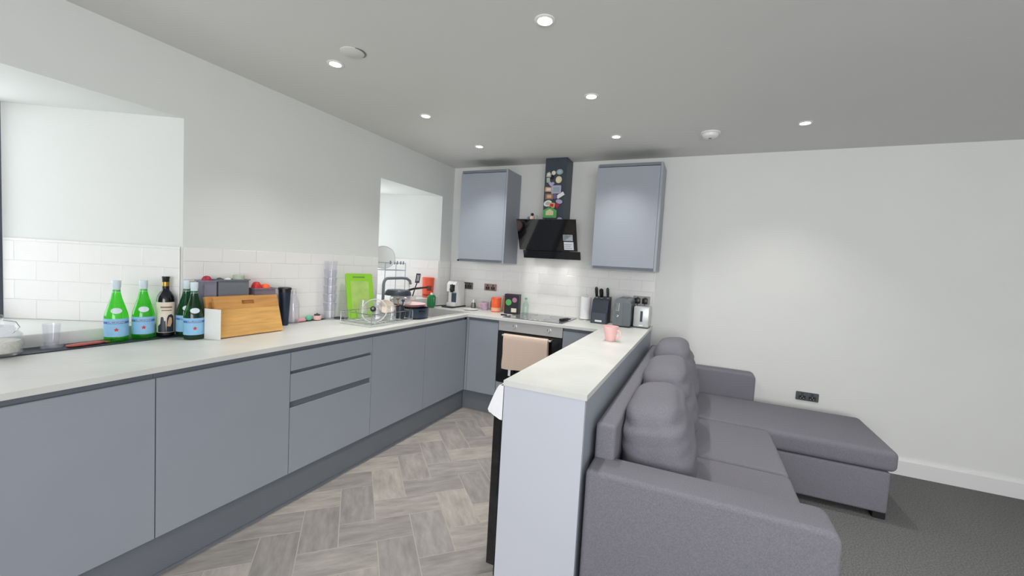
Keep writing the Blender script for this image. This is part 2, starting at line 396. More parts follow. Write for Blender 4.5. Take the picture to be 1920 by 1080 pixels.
t = thing('base_cabinet', 'grey base cabinet right of the oven, partly hidden by the peninsula', 'cabinet', (1.66, -.3, 0))
obj('carcass', B(1.516, 1.806, -.564, -.03, .17, ZW0-.0005), CARC, t)
obj('door', front_y(-.585, 1.517, 1.805, ZD0, ZD1), DOORM, t)
t = thing('plinth', 'long grey kickboard under the left cabinets', 'kickboard', (.55, -2.4, 0))
obj('kickboard', B(.538, .558, -4.204, -.551, 0.0005, .169), PLIN, t); obj('seal_strip', B(.5585, .566, -4.204, -.5585, .0005, .012), PLIN, t)
tag(obj('plinth', B(.5585, 1.806, -.549, -.529, .0005, .169), PLIN, None, loc=(1.2, -.54, 0)), 'grey kickboard under the back cabinets and oven', 'kickboard')

# worktop: U-shaped, sink cut out of the left leg
t = wt = thing('worktop', 'continuous pale grey worktop running round three sides and over the peninsula', 'worktop', (.3, -1.5, ZW0))
XF = .6097; SX0, SX1, SY0, SY1 = .125, .525, -1.06, -.50
bm = bmesh.new()
for r in ((.003, XF, -4.22, SY0), (.003, SX0, SY0, SY1), (SX1, XF, SY0, SY1), (.003, XF, SY1, -.003)): box(bm, r[0], r[1], r[2], r[3], ZW0, ZW1)
bmesh.ops.remove_doubles(bm, verts=bm.verts[:], dist=1e-5)
obj('slab', bm, WTOP, t)
obj('slab', B(XF+.0003, 1.8150, -.6095, -.003, ZW0, ZW1), WTOP, t)
obj('slab', B(1.8153, 2.169, -2.366, -.003, ZW0, ZW1), WTOP, t)
# dark slate-coloured strip along the back edge
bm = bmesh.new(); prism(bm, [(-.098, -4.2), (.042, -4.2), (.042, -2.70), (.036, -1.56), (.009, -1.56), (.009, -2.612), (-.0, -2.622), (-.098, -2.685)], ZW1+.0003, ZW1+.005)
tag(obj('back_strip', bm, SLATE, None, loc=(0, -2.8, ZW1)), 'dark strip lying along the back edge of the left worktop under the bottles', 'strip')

# ------------------------------------------------------------------ sink and tap
t = thing('sink', 'stainless steel sink set into the worktop below the far window', 'sink', (.32, -.78, ZW1))
bm = bmesh.new()
z = ZW1
for r in ((SX0-.02, SX1+.02, SY0-.02, SY0+.015), (SX0-.02, SX1+.02, SY1-.015, SY1+.02), (SX0-.02, SX0+.015, SY0+.015, SY1-.015), (SX1-.015, SX1+.02, SY0+.015, SY1-.015)): box(bm, r[0], r[1], r[2], r[3], z+.0003, z+.0035)
obj('rim', bm, STEEL, t)
bm = bmesh.new(); a = (SX0+.012, SX1-.012, SY0+.012, SY1-.012)
box(bm, a[0], a[1], a[2], a[3], z-.17, z-.167)
for r in ((a[0], a[0]+.003, a[2], a[3]), (a[1]-.003, a[1], a[2], a[3]), (a[0], a[1], a[2], a[2]+.003), (a[0], a[1], a[3]-.003, a[3])): box(bm, r[0], r[1], r[2], r[3], z-.167, z+.001)
obj('basin', bm, STEEL, t)
obj('drain', L([(0, 0), (.04, 0), (.04, .003), (.03, .005), (0, .004)], 20, .3, -.78, z-.167), CHROME, t, True)
t = thing('kitchen_tap', 'grey swan-neck mixer tap arching behind the dishes', 'tap', (.06, -1.125, ZW1))
arch = [(.06, -1.125, ZW1+.05), (.06, -1.125, 1.14)]+[(.06, -1.125+.05-.05*math.cos(q), 1.14+.055*math.sin(q)) for q in [PI/2*i/6 for i in range(1, 7)]]+[(.07, -.90, 1.197), (.078, -.84, 1.192), (.085, -.805, 1.172), (.088, -.797, 1.14)]
obj('spout', T(arch, .0125, 12), MIDGREY, t, True)
obj('base', L([(0, 0), (.028, 0), (.028, .008), (.020, .05), (0, .05)], 16, .06, -1.125, ZW1+.0003), MIDGREY, t, True)
obj('lever', T([(.075, -1.125, ZW1+.04), (.12, -1.13, ZW1+.06), (.145, -1.132, ZW1+.075)], [.008, .006, .006], 8), MIDGREY, t, True)

# ------------------------------------------------------------------ oven, towel, hob
t = thing('oven', 'built-in black glass oven with steel control panel under the hob', 'oven', (1.214, -.3, .17))
OX0, OX1 = .9145, 1.5145
obj('body', B(OX0+.01, OX1-.01, -.560, -.05, .305, ZW0-.0008), BLACK, t)
p = obj('control_panel', B(OX0+.002, OX1-.002, -.588, -.561, .782, ZW0-.004, bev=.003), STEEL, t)
for x in (1.072, 1.388):
    kn = obj('knob', xf(L([(0, 0), (.024, 0), (.024, .004), (.019, .006), (.017, .024), (0, .026)], 20), Matrix.Translation((x, -.588, .832)) @ Matrix.Rotation(PI/2, 4, 'X')), STEEL, t, True)
    obj('pointer', B(x-.002, x+.002, -.6165, -.613, .832, .848), BLACK, kn)
obj('door', B(OX0+.002, OX1-.002, -.590, -.561, .322, .776, bev=.003), BLKGL, t)
hd = obj('handle', T([(.978, -.632, .752), (1.430, -.632, .752)], .009, 12), STEEL, t, True)
for x in (.987, 1.420): obj('bracket', T([(x, -.589, .752), (x, -.625, .752)], .007, 8), STEEL, hd)
obj('lower_panel', B(OX0+.002, OX1-.002, -.585, -.566, ZD0, .316), DOORM, t)
# towel: two layers over the handle
def drape(x0, x1, ztop, zf, zb, yf, yb, yt, m, name, parent, nx=22, amp=.004, seed=0, th=.004):
    bm = bmesh.new(); R = random.Random(seed); ph = [R.uniform(0, 6) for _ in range(4)]
    prof = [(yb, zb)]+[(yb, zb+(ztop-.01-zb)*i/6) for i in range(1, 7)]+[(yt+(yb-yt)*.5, ztop+.002), (yt, ztop+.004), (yt+(yf-yt)*.6, ztop+.001), (yf, ztop-.012)]+[(yf, ztop-.012+(zf-ztop+.012)*i/9) for i in range(1, 10)]
    grid = []
    for i in range(nx+1):
        x = x0+(x1-x0)*i/nx; row = []
        for j, (y, z) in enumerate(prof):
            dz = max(0, (ztop-z)/(ztop-zf)); wv = amp*dz*(math.sin(x*38+ph[0])+.5*math.sin(x*77+ph[1]))
            s = -1 if j >= 8 else .3
            row.append(bm.verts.new((x+.004*math.sin(z*30+ph[2])*dz, y+s*abs(wv), z+(.004*math.sin(x*25+ph[3]) if j in (0, len(prof)-1) else 0))))
        grid.append(row)
    for i in range(nx):
        for j in range(len(prof)-1): bm.faces.new((grid[i][j], grid[i+1][j], grid[i+1][j+1], grid[i][j+1]))
    bmesh.ops.recalc_face_normals(bm, faces=bm.faces)
    bmesh.ops.solidify(bm, geom=bm.faces[:], thickness=th)
    return bm
tw = tag(obj('towel', drape(.997, 1.407, .765, .462, .50, -.650, -.614, -.632, TOWEL, 'towel', None, seed=3), TOWEL, None, True, loc=(1.2, -.632, .46), angle=60), 'beige hand towel hung over the oven door handle', 'towel')
obj('hanging_loop', B(1.062, 1.084, -.652, -.648, .405, .470), WCLOTH, tw)
t = thing('hob', 'flat ceramic hob in the back worktop under the hood', 'hob', (1.214, -.32, ZW1))
obj('glass_plate', B(.934, 1.494, -.555, -.095, ZW1+.0003, ZW1+.006, bev=.002), HOBG, t)
for x, y, r in ((1.07, -.44, .09), (1.36, -.44, .07), (1.07, -.21, .07), (1.36, -.21, .09)):
    obj('heating_ring', L([(r-.003, 0), (r, 0), (r, .0006), (r-.003, .0006), (r-.003, 0)], 32, x, y, ZW1+.0061), MIDGREY, t, True)
for i in range(4): obj('touch_key', B(1.14+i*.045, 1.16+i*.045, -.537, -.525, ZW1+.006, ZW1+.0066), WPLAST, t)
t = thing('hob_scraper', 'small black scraper lying on the right end of the hob', 'scraper', (1.45, -.36, ZW1+.0068))
obj('body', xf(B(-.018, .018, -.075, .05, 0, .022, bev=.006), Matrix.Translation((1.455, -.36, ZW1+.0068)) @ Matrix.Rotation(-.18, 4, 'Z')), BLACK, t, True)
obj('blade_guard', xf(B(-.024, .024, .05, .078, .004, .016, bev=.003), Matrix.Translation((1.455, -.36, ZW1+.0068)) @ Matrix.Rotation(-.18, 4, 'Z')), DKGREY, t)

# ------------------------------------------------------------------ wall cabinets
def wall_unit(x0, x1, z0, z1, label, shade=None):
    t = thing('wall_cabinet', label, 'cabinet', ((x0+x1)/2, -.16, z0), 'grey wall cabinets either side of the hood')
    obj('carcass', B(x0+.001, x1-.001, -.303, -.0095, z0+.012, z1), DOORM, t)
    obj('side_panel', B(x1-.018, x1, -.326, -.0095, z0, z1+.001), DOORM, t); obj('side_panel', B(x0, x0+.014, -.312, -.0095, z0, z1+.001), DOORM, t)
    obj('top_rail', B(x0+.014, x1-.018, -.322, -.303, z1-.022, z1+.001), CARC, t)
    d = obj('door', front_y(-.325, x0+.002, x1-.020, z0+.024, z1-.026), DOORM, t)
    obj('bottom_rail', B(x0+.014, x1-.018, -.316, -.303, z0, z0+.018), CARC, t)
    return t
tl = wall_unit(.291, .802, 1.381, 2.272, 'grey wall cabinet left of the cooker hood')
obj('hinge_cap', B(.287, .300, -.329, -.313, 1.381, 1.397), BLACK, tl)
wall_unit(1.653, 2.1885, 1.381, 2.272, 'grey wall cabinet right of the cooker hood')

# ------------------------------------------------------------------ cooker hood
t = hood = thing('cooker_hood', 'angled black glass cooker hood with slate chimney covered in magnets', 'hood', (1.22, -.2, 1.45))
obj('chimney', B(1.127, 1.337, -.2, -.0095, 1.70, H-.001, bev=.003), mat('slate_painted_steel', (58, 70, 80), .42, .1), t)
bm = bmesh.new(); extrude_profile(bm, [(-.0095, 1.455), (-.19, 1.455), (-.222, 1.515), (-.325, 1.792), (-.30, 1.80), (-.0095, 1.72)], 'x', .985, 1.355)
obj('housing', bm, BLACK, t)
bm = bmesh.new(); extrude_profile(bm, [(-.243, 1.524), (-.361, 1.797), (-.352, 1.801), (-.232, 1.528)], 'x', .929, 1.498)
obj('upper_glass_panel', bm, BLKGL, t)
bm = bmesh.new(); extrude_profile(bm, [(-.205, 1.448), (-.234, 1.518), (-.224, 1.522), (-.193, 1.452)], 'x', .962, 1.522)
obj('lower_glass_panel', bm, mat('smoked_glass', (16, 20, 26), .08, spec=.6), t)
nrm = Vector((0, -(1.797-1.524), -(.361-.243))).normalized()
def on_glass(x, z, off=.0012):
    s = (z-1.524)/(1.797-1.524); return Vector((x, -.243-(.361-.243)*s, z))+nrm*off
def decal(x0, x1, z0, z1, m, name, off, parent):
    bm = bmesh.new(); vs = [bm.verts.new(on_glass(x, z, off)) for x, z in ((x0, z0), (x1, z0), (x1, z1), (x0, z1))]
    vb = [bm.verts.new(on_glass(x, z, off-.0008)) for x, z in ((x0, z0), (x1, z0), (x1, z1), (x0, z1))]
    bm.faces.new(vs); bm.faces.new(vb[::-1])
    for i in range(4): bm.faces.new((vb[i], vb[(i+1) % 4], vs[(i+1) % 4], vs[i]))
    return obj(name, bm, m, parent)
LABG = mat('grey_label_print', (168, 174, 182), .6, noise=.25, nscale=60); LABW = mat('white_label_paper', (216, 220, 226), .6)
for i, x in enumerate((1.10, 1.34)):
    obj('hood_lamp', L([(0, 1.4535), (.026, 1.4535), (.026, 1.4548), (0, 1.4548)], 18, x-.02, -.12, 0), emit('hood_lamp_glow', (255, 246, 230), 3) if i == 0 else bpy.data.materials['hood_lamp_glow'], hood, True)
    l = bpy.data.lights.new('hood_beam', 'SPOT'); l.energy = 1.3; l.spot_size = math.radians(150); l.spot_blend = 1.0; l.shadow_soft_size = .025; l.color = (1.0, .98, .95)
    o = bpy.data.objects.new('hood_beam', l); C.objects.link(o); o.parent = hood; o.location = Vector((x-.02, -.12, 1.450))-hood.location
d1 = decal(1.372, 1.462, 1.615, 1.668, LABG, 'rating_sticker', .0014, hood)
d2 = decal(1.376, 1.466, 1.536, 1.606, LABW, 'rating_sticker', .0014, hood)
for i in range(4): decal(1.378, 1.40+.014*i, 1.622+.011*i, 1.629+.011*i, [LEAFG, GRN, CREAMY, RED][3-i] if 0 else MIDGREY, 'print_bar', .0024, d1)
for i in range(3): decal(1.382, 1.45-.012*(i % 2), 1.55+.016*i, 1.553+.016*i, MIDGREY, 'print_line', .0024, d2)

# magnets: own things, on the chimney's front face
MI = 0
def magnet(px, pz, wd, ht, m, shape, label, rot=0, acc=None):
    global MI; MI += 1; x, z = px, pz; n = 14; wd *= 1.3; ht *= 1.3; yo = -.2-.0052*(MI % 2)
    if shape == 'round': pts = [(wd/2*math.cos(2*PI*i/n), ht/2*math.sin(2*PI*i/n)) for i in range(n)]
    elif shape == 'house': pts = [(-wd/2, -ht/2), (wd/2, -ht/2), (wd/2, ht*.15), (0, ht/2), (-wd/2, ht*.15)]
    elif shape == 'heart': pts = [(0, -ht/2), (wd/2, ht*.12), (wd*.38, ht*.42), (wd*.15, ht*.45), (0, ht*.25), (-wd*.15, ht*.45), (-wd*.38, ht*.42), (-wd/2, ht*.12)]
    else: pts = rrect(-wd/2, wd/2, -ht/2, ht/2, min(wd, ht)*.12, 3)
    bm = bmesh.new(); extrude_profile(bm, pts, 'y', -.0075, -.0006)
    xf(bm, Matrix.Translation((x, yo, z)) @ Matrix.Rotation(rot, 4, 'Y'))
    if acc is None:
        return tag(obj('magnet', bm, m, None, loc=(x, -.2, z)), label, 'magnet', 'magnets on the hood chimney')
    t = thing('magnet', label, 'magnet', (x, -.2, z), 'magnets on the hood chimney'); obj('plate', bm, m, t)
    bm = bmesh.new(); q = [(a*.55, b*.55) for a, b in pts]; extrude_profile(bm, q, 'y', -.0105, -.0076); xf(bm, Matrix.Translation((x, yo, z)) @ Matrix.Rotation(rot, 4, 'Y')); obj('motif', bm, acc, t)
    return t
# (9x crop pixel -> chimney plane): x = 1.137 + (u-200)/360*.205 , z = 2.36 - (v-20)/980*.56
def MX(u, v): return 1.140+(u-(205-.045*v))/(430)*.212
def MZ(v): return 2.345-(v-60)/960*.535
for (u, v, a, b_, m, sh, lab, rt, ac) in (
    (255, 262, .034, .038, SAGE, 'house', 'pale grey-green house-shaped magnet at the top left of the chimney', .1, CREAM),
    (345, 238, .030, .030, CREAM, 'round', 'round beige magnet at the top of the chimney, left of the pale blue one', 0, None),
    (468, 228, .050, .040, ICE, 'round', 'pale blue round magnet, highest on the right', 0, SAGE),
    (312, 312, .024, .026, BLACK, 'square', 'small black square magnet between the pale ones', .2, None),
    (450, 355, .046, .050, CREAMY, 'round', 'cream-yellow round magnet right of the black square one', 0, CREAM),
    (240, 355, .026, .034, SAGE, 'square', 'small sage magnet on the chimney left edge', -.1, None),
    (305, 425, .046, .036, LILAC, 'heart', 'lilac heart-shaped magnet in the left column', .1, None),
    (255, 510, .056, .032, PEACH, 'square', 'peach rectangular magnet below the lilac heart', .05, CREAM),
    (405, 515, .072, .058, LILAC, 'square', 'large lavender square magnet in the middle of the chimney', 0, ICE),
    (485, 610, .058, .026, WPLAST, 'square', 'white oblong magnet tilted upwards on the right', -.55, None),
    (270, 630, .060, .040, TAN, 'square', 'brown and tan magnet on the left below the peach one', 0, PEACH),
    (378, 628, .036, .034, VIOL, 'round', 'violet round magnet under the large lavender square', 0, None),
    (468, 715, .050, .030, LILAC, 'round', 'small lilac oval magnet under the white tilted one', .2, None),
    (238, 742, .062, .044, WPLAST, 'round', 'white oval magnet above the green one', -.3, SAGE),
    (325, 775, .044, .036, PEACH, 'square', 'peach and red magnet right of the white oval', .1, RED),
    (430, 782, .034, .042, CRIM, 'heart', 'crimson heart-shaped magnet low on the chimney', 0, None),
    (285, 890, .104, .080, LEAFG, 'house', 'big leaf-green house-shaped magnet just above the hood glass', 0, CREAMY)):
    magnet(MX(u, v), MZ(v), a, b_, m, sh, lab, rt, ac)
# ornaments standing on the hood's top ledge
LEDGE = Vector((0, -.30, 1.8005))
def ornament(x, y, prof, m, label, top=None):
    zz = 1.72+(1.80-1.72)*((-y-.0095)/(.30-.0095))+.0005
    t = thing('ornament', label, 'ornament', (x, y, zz), 'small ornaments on the ledge of the hood')
    obj('body', L([(r, h-.004 if h == 0 else h) for r, h in prof], 14, x, y, zz+.004), m, t, True)
    if top: obj('head', L([(0, 0), (.013, .006), (.016, .016), (.011, .027), (0, .031)], 14, x, y, zz+prof[-1][1]+.001), top, t, True)
ornament(1.055, -.285, [(0, 0), (.018, 0), (.02, .02), (.010, .036), (0, .038)], PINK, 'pink figurine with black top on the left of the hood ledge', BLACK)
ornament(1.018, -.285, [(0, 0), (.015, 0), (.012, .02), (.006, .03), (0, .032)], MIDGREY, 'tiny grey figurine at the left end of the hood ledge')
ornament(1.325, -.285, [(0, 0), (.026, 0), (.026, .010), (.016, .022), (0, .026)], LILAC, 'low lilac dome ornament at the right of the hood ledge')
ornament(1.082, -.262, [(0, 0), (.015, 0), (.015, .05), (.012, .055), (0, .056)], SAGE, 'pale grey stubby ornament behind the pink figurine')

# ------------------------------------------------------------------ sockets
def socket(x0, x1, z0, z1, label, group=None, face=STEEL, plugs=False, y=-TT-.0005):
    t = thing('wall_socket', label, 'socket', ((x0+x1)/2, y, z0))
    wd, ht = x1-x0, z1-z0
    bm = bmesh.new(); extrude_profile(bm, rrect(x0, x1, z0, z1, .006, 3), 'y', y-.006, y); obj('plate', bm, face, t)
    for i in (0, 1):
        cx = x0+wd*(.28+.44*i); ins = obj('outlet', B(cx-wd*.15, cx+wd*.15, y-.0075, y-.006, z0+ht*.14, z0+ht*.58), BLACK, t)
        obj('rocker', B(cx-wd*.05, cx+wd*.05, y-.010, y-.006, z0+ht*.66, z0+ht*.88, bev=.001), DKGREY, t)
        for dx, dz, a, b in ((0, .45, .03, .08), (-.07, .26, .045, .05), (.07, .26, .045, .05)):
            obj('pin_hole', B(cx+wd*(dx-a/2), cx+wd*(dx+a/2), y-.0079, y-.0075, z0+ht*(dz-b/2), z0+ht*(dz+b/2)), STEEL, ins)
        if plugs: pass
    return t
DSTEEL = mat('dark_brushed_nickel', (120, 120, 116), .38, .8); RSTEEL = mat('warm_nickel', (170, 140, 134), .38, .7)
socket(.158, .302, 1.082, 1.155, 'dark nickel double socket behind the coffee machine', face=DSTEEL)
socket(.443, .587, 1.084, 1.157, 'warm nickel double socket above the small jars', face=RSTEEL)
socket(1.985, 2.131, 1.082, 1.155, 'nickel double socket above the silver appliance', face=DSTEEL)
socket(3.284, 3.434, .435, .502, 'dark double socket low on the white wall behind the sofa', face=mat('dark_bronze_plate', (84, 88, 90), .4, .6), y=-.0005)
for i, x in enumerate((2.026, 2.090)):
    t = thing('plug', ['left', 'right'][i]+' black plug in the double socket above the silver appliance', 'plug', (x, -.04, 1.10), None)
    obj('body', B(x-.023, x+.023, -.052, -.0172, 1.088, 1.138, bev=.008), BLACK, t, True)
    obj('cord', T([(x, -.034, 1.090), (x, -.036, 1.05), (x+.003, -.030, .98), (x+.01, -.03, .91)], .0035, 6), BLACK, t, True)

# ------------------------------------------------------------------ peninsula and what hides in it
t = thing('peninsula', 'grey peninsula unit carrying the pale worktop, sofa at its back', 'cabinet', (1.98, -1.2, 0))
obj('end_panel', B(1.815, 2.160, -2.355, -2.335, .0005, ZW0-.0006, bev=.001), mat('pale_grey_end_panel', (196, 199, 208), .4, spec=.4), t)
obj('back_panel', B(2.142, 2.160, -2.3345, -.0175, .0005, ZW0-.0006), DOORM, t)
obj('carcass', B(1.825, 2.1415, -1.70, -.62, .0005, ZW0-.0008), CARC, t)
for y0, y1 in ((-1.698, -1.16), (-1.156, -.625)): obj('door', B(1.806, 1.8245, y0, y1, .17, ZD1), DOORM, t)
t = thing('under_counter_appliance', 'black-fronted appliance under the near end of the peninsula', 'appliance', (1.95, -2.0, 0))
obj('body', B(1.80, 2.141, -2.333, -1.72, .02, ZW0-.012), BLACK, t)
obj('door', B(1.760, 1.799, -2.330, -1.725, .06, .735, bev=.004), BLKGL, t); obj('control_panel', B(1.792, 1.7995, -2.330, -1.725, .745, .86), BLACK, t)
obj('foot', B(1.80, 1.84, -2.32, -2.28, 0.0005, .02), BLACK, t); obj('foot', B(1.80, 1.84, -1.78, -1.74, .0005, .02), BLACK, t)
# white cloth hung over its door top
bm = bmesh.new(); rows = []; nz = 10; nq = 20
for j in range(nz+1):
    f = j/nz; z = .868-.135*f; xl = 1.790-.046*f**.8+(.010 if j == nz else 0); row = []
    for i in range(nq+1):
        s_ = i/nq                                        # round the near end, then back along the front
        if s_ < .3: x, y = 1.8115-(1.8115-xl)*(s_/.3), -2.3535
        else: x, y = xl, -2.3535+.27*(s_-.3)/.7
        amp = .004+.009*f
        x += amp*math.sin(i*1.9)*(1 if s_ > .3 else 0) - (.006*f*math.sin(s_*5)); y -= .0035*f*abs(math.sin(i*1.3)) if s_ < .3 else 0
        row.append(bm.verts.new((min(x, 1.8115), y, z-.012*f*math.sin(s_*9+1.8))))
    rows.append(row)
for j in range(nz):
    for i in range(nq): bm.faces.new((rows[j][i], rows[j+1][i], rows[j+1][i+1], rows[j][i+1]))
bmesh.ops.recalc_face_normals(bm, faces=bm.faces); bmesh.ops.solidify(bm, geom=bm.faces[:], thickness=.003)
tag(obj('dish_cloth', bm, WCLOTH, None, True, loc=(1.75, -2.2, .74), angle=70), 'white cloth hanging off the front of the black appliance', 'cloth')

# ------------------------------------------------------------------ sofa
t = sofa = thing('corner_sofa', 'grey upholstered corner sofa with chaise, backed against the peninsula', 'sofa', (2.6, -1.2, 0))
def soft(x0, x1, y0, y1, z0, z1, b, seg=4): return B(x0, x1, y0, y1, z0, z1, bev=b, seg=seg)
obj('back_frame', soft(2.180, 2.262, -2.222, -.13, .06, .748, .018), FAB, sofa, True, angle=80)
def arm(y0, y1, x0, x1, zt, name='arm'):
    bm = bmesh.new(); r = .042
    pts = [(x0, .035), (x1-.004, .035), (x1, .06)]+arc(x1-r, zt-r, r, 0, PI/2, 5)+arc(x0+.02, zt-.02, .02, PI/2, PI, 3)
    extrude_profile(bm, pts, 'y', y0, y1)
    es = [e for e in bm.edges if abs(e.verts[0].co.y-e.verts[1].co.y) < 1e-6]
    bmesh.ops.bevel(bm, geom=es, offset=.022, segments=4, profile=.5, affect='EDGES', clamp_overlap=True)
    return obj(name, bm, FAB, sofa, True, angle=80)
arm(-2.352, -2.182, 2.178, 2.990, .604); arm(-.150, -.018, 2.178, 2.985, .612)
obj('seat_base', soft(2.264, 2.965, -2.178, -.836, .06, .30, .015), FAB, sofa, True, angle=80)
for y0, y1 in ((-2.178, -1.498), (-1.494, -.834)):
    bm = soft(2.264, 3.006, y0, y1, .295, .412, .03, 4); obj('seat_cushion', bm, FAB, sofa, True, angle=80)
obj('chaise_base', soft(2.264, 3.625, -.826, -.156, .035, .285, .015), FAB, sofa, True, angle=80)
obj('chaise_cushion', soft(2.264, 3.655, -.832, -.153, .287, .412, .034, 5), FAB, sofa, True, angle=80)
for x, y in ((3.59, -.79), (3.59, -.19), (2.95, -.79), (2.95, -2.14), (2.25, -2.30), (2.95, -2.30)):
    obj('foot', B(x-.03, x+.03, y-.03, y+.03, .0005, .045), FABD, sofa)
def cushion(yc, wy, label, zc=.622, xc=2.400, hz=.208, tilt=.16, sd=0, wx=.150):
    bm = puff(0, wx, wy/2, hz, 3.6, 18); R = random.Random(sd); a = [R.uniform(0, 6) for _ in range(6)]
    for v in bm.verts:
        c = v.co; u, q = c.y/(wy/2), c.z/hz
        d = .0045*math.sin(9*q+2.2*u+a[0])*math.sin(4*u+a[1]) + .003*math.sin(17*q-3*u+a[2])
        d -= .010*math.exp(-((q-.55+.05*math.sin(3*u+a[3]))/.07)**2)
        d -= .006*math.exp(-((q-.22+.06*math.sin(4*u+a[4]))/.06)**2)
        n = Vector((c.x/wx**2, c.y/(wy/2)**2*.3, c.z/hz**2)).normalized(); v.co = c+n*d
        v.co.x *= 1.0+.18*(-q)
    xf(bm, Matrix.Translation((xc, yc, zc)) @ Matrix.Rotation(-tilt, 4, 'Y') @ Matrix.Rotation(R.uniform(-.03, .03), 4, 'X'))
    tag(obj('back_cushion', bm, FAB, None, True, loc=(xc, yc, .415), angle=180), label, 'cushion', 'back cushions on the sofa')
cushion(-1.835, .60, 'plump grey back cushion nearest the near sofa arm', sd=1, hz=.205)
cushion(-1.20, .60, 'middle grey back cushion of the sofa', sd=2, zc=.632, hz=.218)
cushion(-.565, .60, 'grey back cushion in the far corner above the chaise', sd=3, zc=.650, hz=.236)

# ------------------------------------------------------------------ ceiling fittings
LIGHTS = [(1.868, -2.272, 'downlight nearest the top edge, in the right kitchen row'), (.685, -2.262, 'downlight beside the round vent, nearest in the left kitchen row'),
          (1.868, -1.474, 'second downlight from the camera in the right kitchen row'), (.685, -1.468, 'middle downlight of the left kitchen row'),
          (1.868, -.690, 'downlight in front of the right wall cabinet'), (.690, -.700, 'downlight farthest in the left kitchen row'), (3.063, -.684, 'downlight alone above the sofa right of the smoke alarm'),
          (4.35, -1.62, 'downlight added out of view to brighten the right of the sofa'), (3.063, -2.27, 'downlight added above the frame to light the near sofa arm'), (4.35, -2.9, 'downlight added out of view to light the carpet at the right')]  # last three: unseen, added to brighten sofa, carpet and right wall
for x, y, lab in LIGHTS:
    t = thing('downlight', 'recessed '+lab, 'downlight', (x, y, H), 'recessed ceiling downlights')
    obj('bezel', L([(.028, -.0004), (.043, -.0004), (.043, -.003), (.038, -.006), (.031, -.006), (.028, -.003), (.028, -.0004)], 28, x, y, H), WPLAST, t, True)
    obj('lens', L([(0, -.0004), (.0275, -.0004), (.0275, -.003), (0, -.003)], 24, x, y, H), LAMP, t, True)
    l = bpy.data.lights.new('downlight_beam', 'SPOT'); l.energy = SPOT_W; l.spot_size = math.radians(107); l.spot_blend = 1.0; l.shadow_soft_size = .03; l.color = (1.0, .985, .94)
    o = bpy.data.objects.new('downlight_beam', l); C.objects.link(o); o.parent = t; o.location = (0, 0, -.012)
t = thing('ceiling_vent', 'round white ceiling vent beside the left downlight, painted crescent of shade at its rim', 'vent', (.868, -2.325, H))
vx, vy = .868, -2.325
obj('cover', L([(0, -.006), (.052, -.006), (.058, -.003), (.058, -.0004), (0, -.0004)], 36, vx, vy, H), CEIL, t, True)
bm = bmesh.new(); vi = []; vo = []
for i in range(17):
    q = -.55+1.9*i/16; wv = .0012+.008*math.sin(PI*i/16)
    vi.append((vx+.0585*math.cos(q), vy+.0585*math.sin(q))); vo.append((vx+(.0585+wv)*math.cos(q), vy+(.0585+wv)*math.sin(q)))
prism(bm, vi+vo[::-1], H-.0035, H-.0004); obj('painted_rim_shade', bm, MIDGREY, t)  # solid grey crescent, paints the shadow beside the cover
t = thing('smoke_alarm', 'round white smoke alarm on the ceiling above the sofa', 'alarm', (2.515, -.62, H))
obj('base_plate', L([(0, -.0004), (.066, -.0004), (.066, -.010), (0, -.010)], 32, 2.515, -.62, H), WPLAST, t, True)
obj('cover', L([(0, -.040), (.035, -.038), (.050, -.030), (.056, -.016), (.056, -.0105), (0, -.0105)], 32, 2.515, -.62, H), WPLAST, t, True)
obj('test_button', L([(0, -.043), (.010, -.043), (.010, -.040), (0, -.040)], 16, 2.515, -.62, H), MIDGREY, t, True)

# ------------------------------------------------------------------ bottles
FACE = math.atan2(-1.03, 2.55)
def water_bottle(x, y, gm, label, zb=ZW1+.0055, hgt=.293, a=FACE):
    t = thing('water_bottle', label, 'bottle', (x, y, zb)); s = hgt/.293
    pr = [(0, .006), (.030, 0), (.0425, .004), (.0445, .012), (.0445, .118), (.042, .135), (.033, .168), (.0215, .208), (.0155, .238), (.0145, .262), (.0165, .264), (.0165, .270), (.0140, .272), (.0140, .280)]
    obj('glass_body', L([(r, z*s) for r, z in pr], 28, x, y, zb), gm, t, True, angle=50)
    obj('cap', L([(0, .293*s), (.0160, .293*s), (.0168, .290*s), (.0168, .262*s), (.0150, .258*s), (.0152, .240*s), (.0163, .238*s)], 20, x, y, zb), ICEW, t, True)
    lb = obj('front_label', patch(.0449, .026*s, .112*s, a-1.75, a+1.75, x, y, zb, 22), BLUEL, t, True)
    obj('label_band', patch(.0452, .088*s, .099*s, a-1.35, a+1.35, x, y, zb, 18), BLUED, lb, True)
    bm = text_bm('S.PELLEGRINO', .0105)
    for v in bm.verts:
        q = a+v.co.x/.0455; v.co = Vector((x+.0455*math.cos(q), y+.0455*math.sin(q), zb+.0935*s+v.co.y))
    obj('lettering', bm, WPLAST, lb)
    bm = bmesh.new(); n = 10; r0 = .011; vs = []
    for i in range(n):
        rr = r0 if i % 2 == 0 else r0*.45; th = PI/2+2*PI*i/n; q = a+rr*math.cos(th)/.0455; vs.append(bm.verts.new((x+.0455*math.cos(q), y+.0455*math.sin(q), zb+.060*s+rr*math.sin(th))))
    bm.faces.new(vs); obj('star_emblem', bm, RED, lb)
    bm = bmesh.new(); cols = []
    for i in range(17):
        du = .0209*math.cos(PI*i/16); dz = .0135*math.sqrt(max(0, 1-(du/.021)**2)); col = []
        for zz in (.150-dz, .150, .150+dz):
            rr = .0379-(zz-.15)*.2727+.0014; q = a+du/rr; col.append(bm.verts.new((x+rr*math.cos(q), y+rr*math.sin(q), zb+zz*s)))
        cols.append(col)
    for c0, c1 in zip(cols, cols[1:]):
        for k_ in (0, 1): bm.faces.new((c0[k_], c1[k_], c1[k_+1], c0[k_+1]))
    obj('neck_label', bm, ICEW, t)
    return t
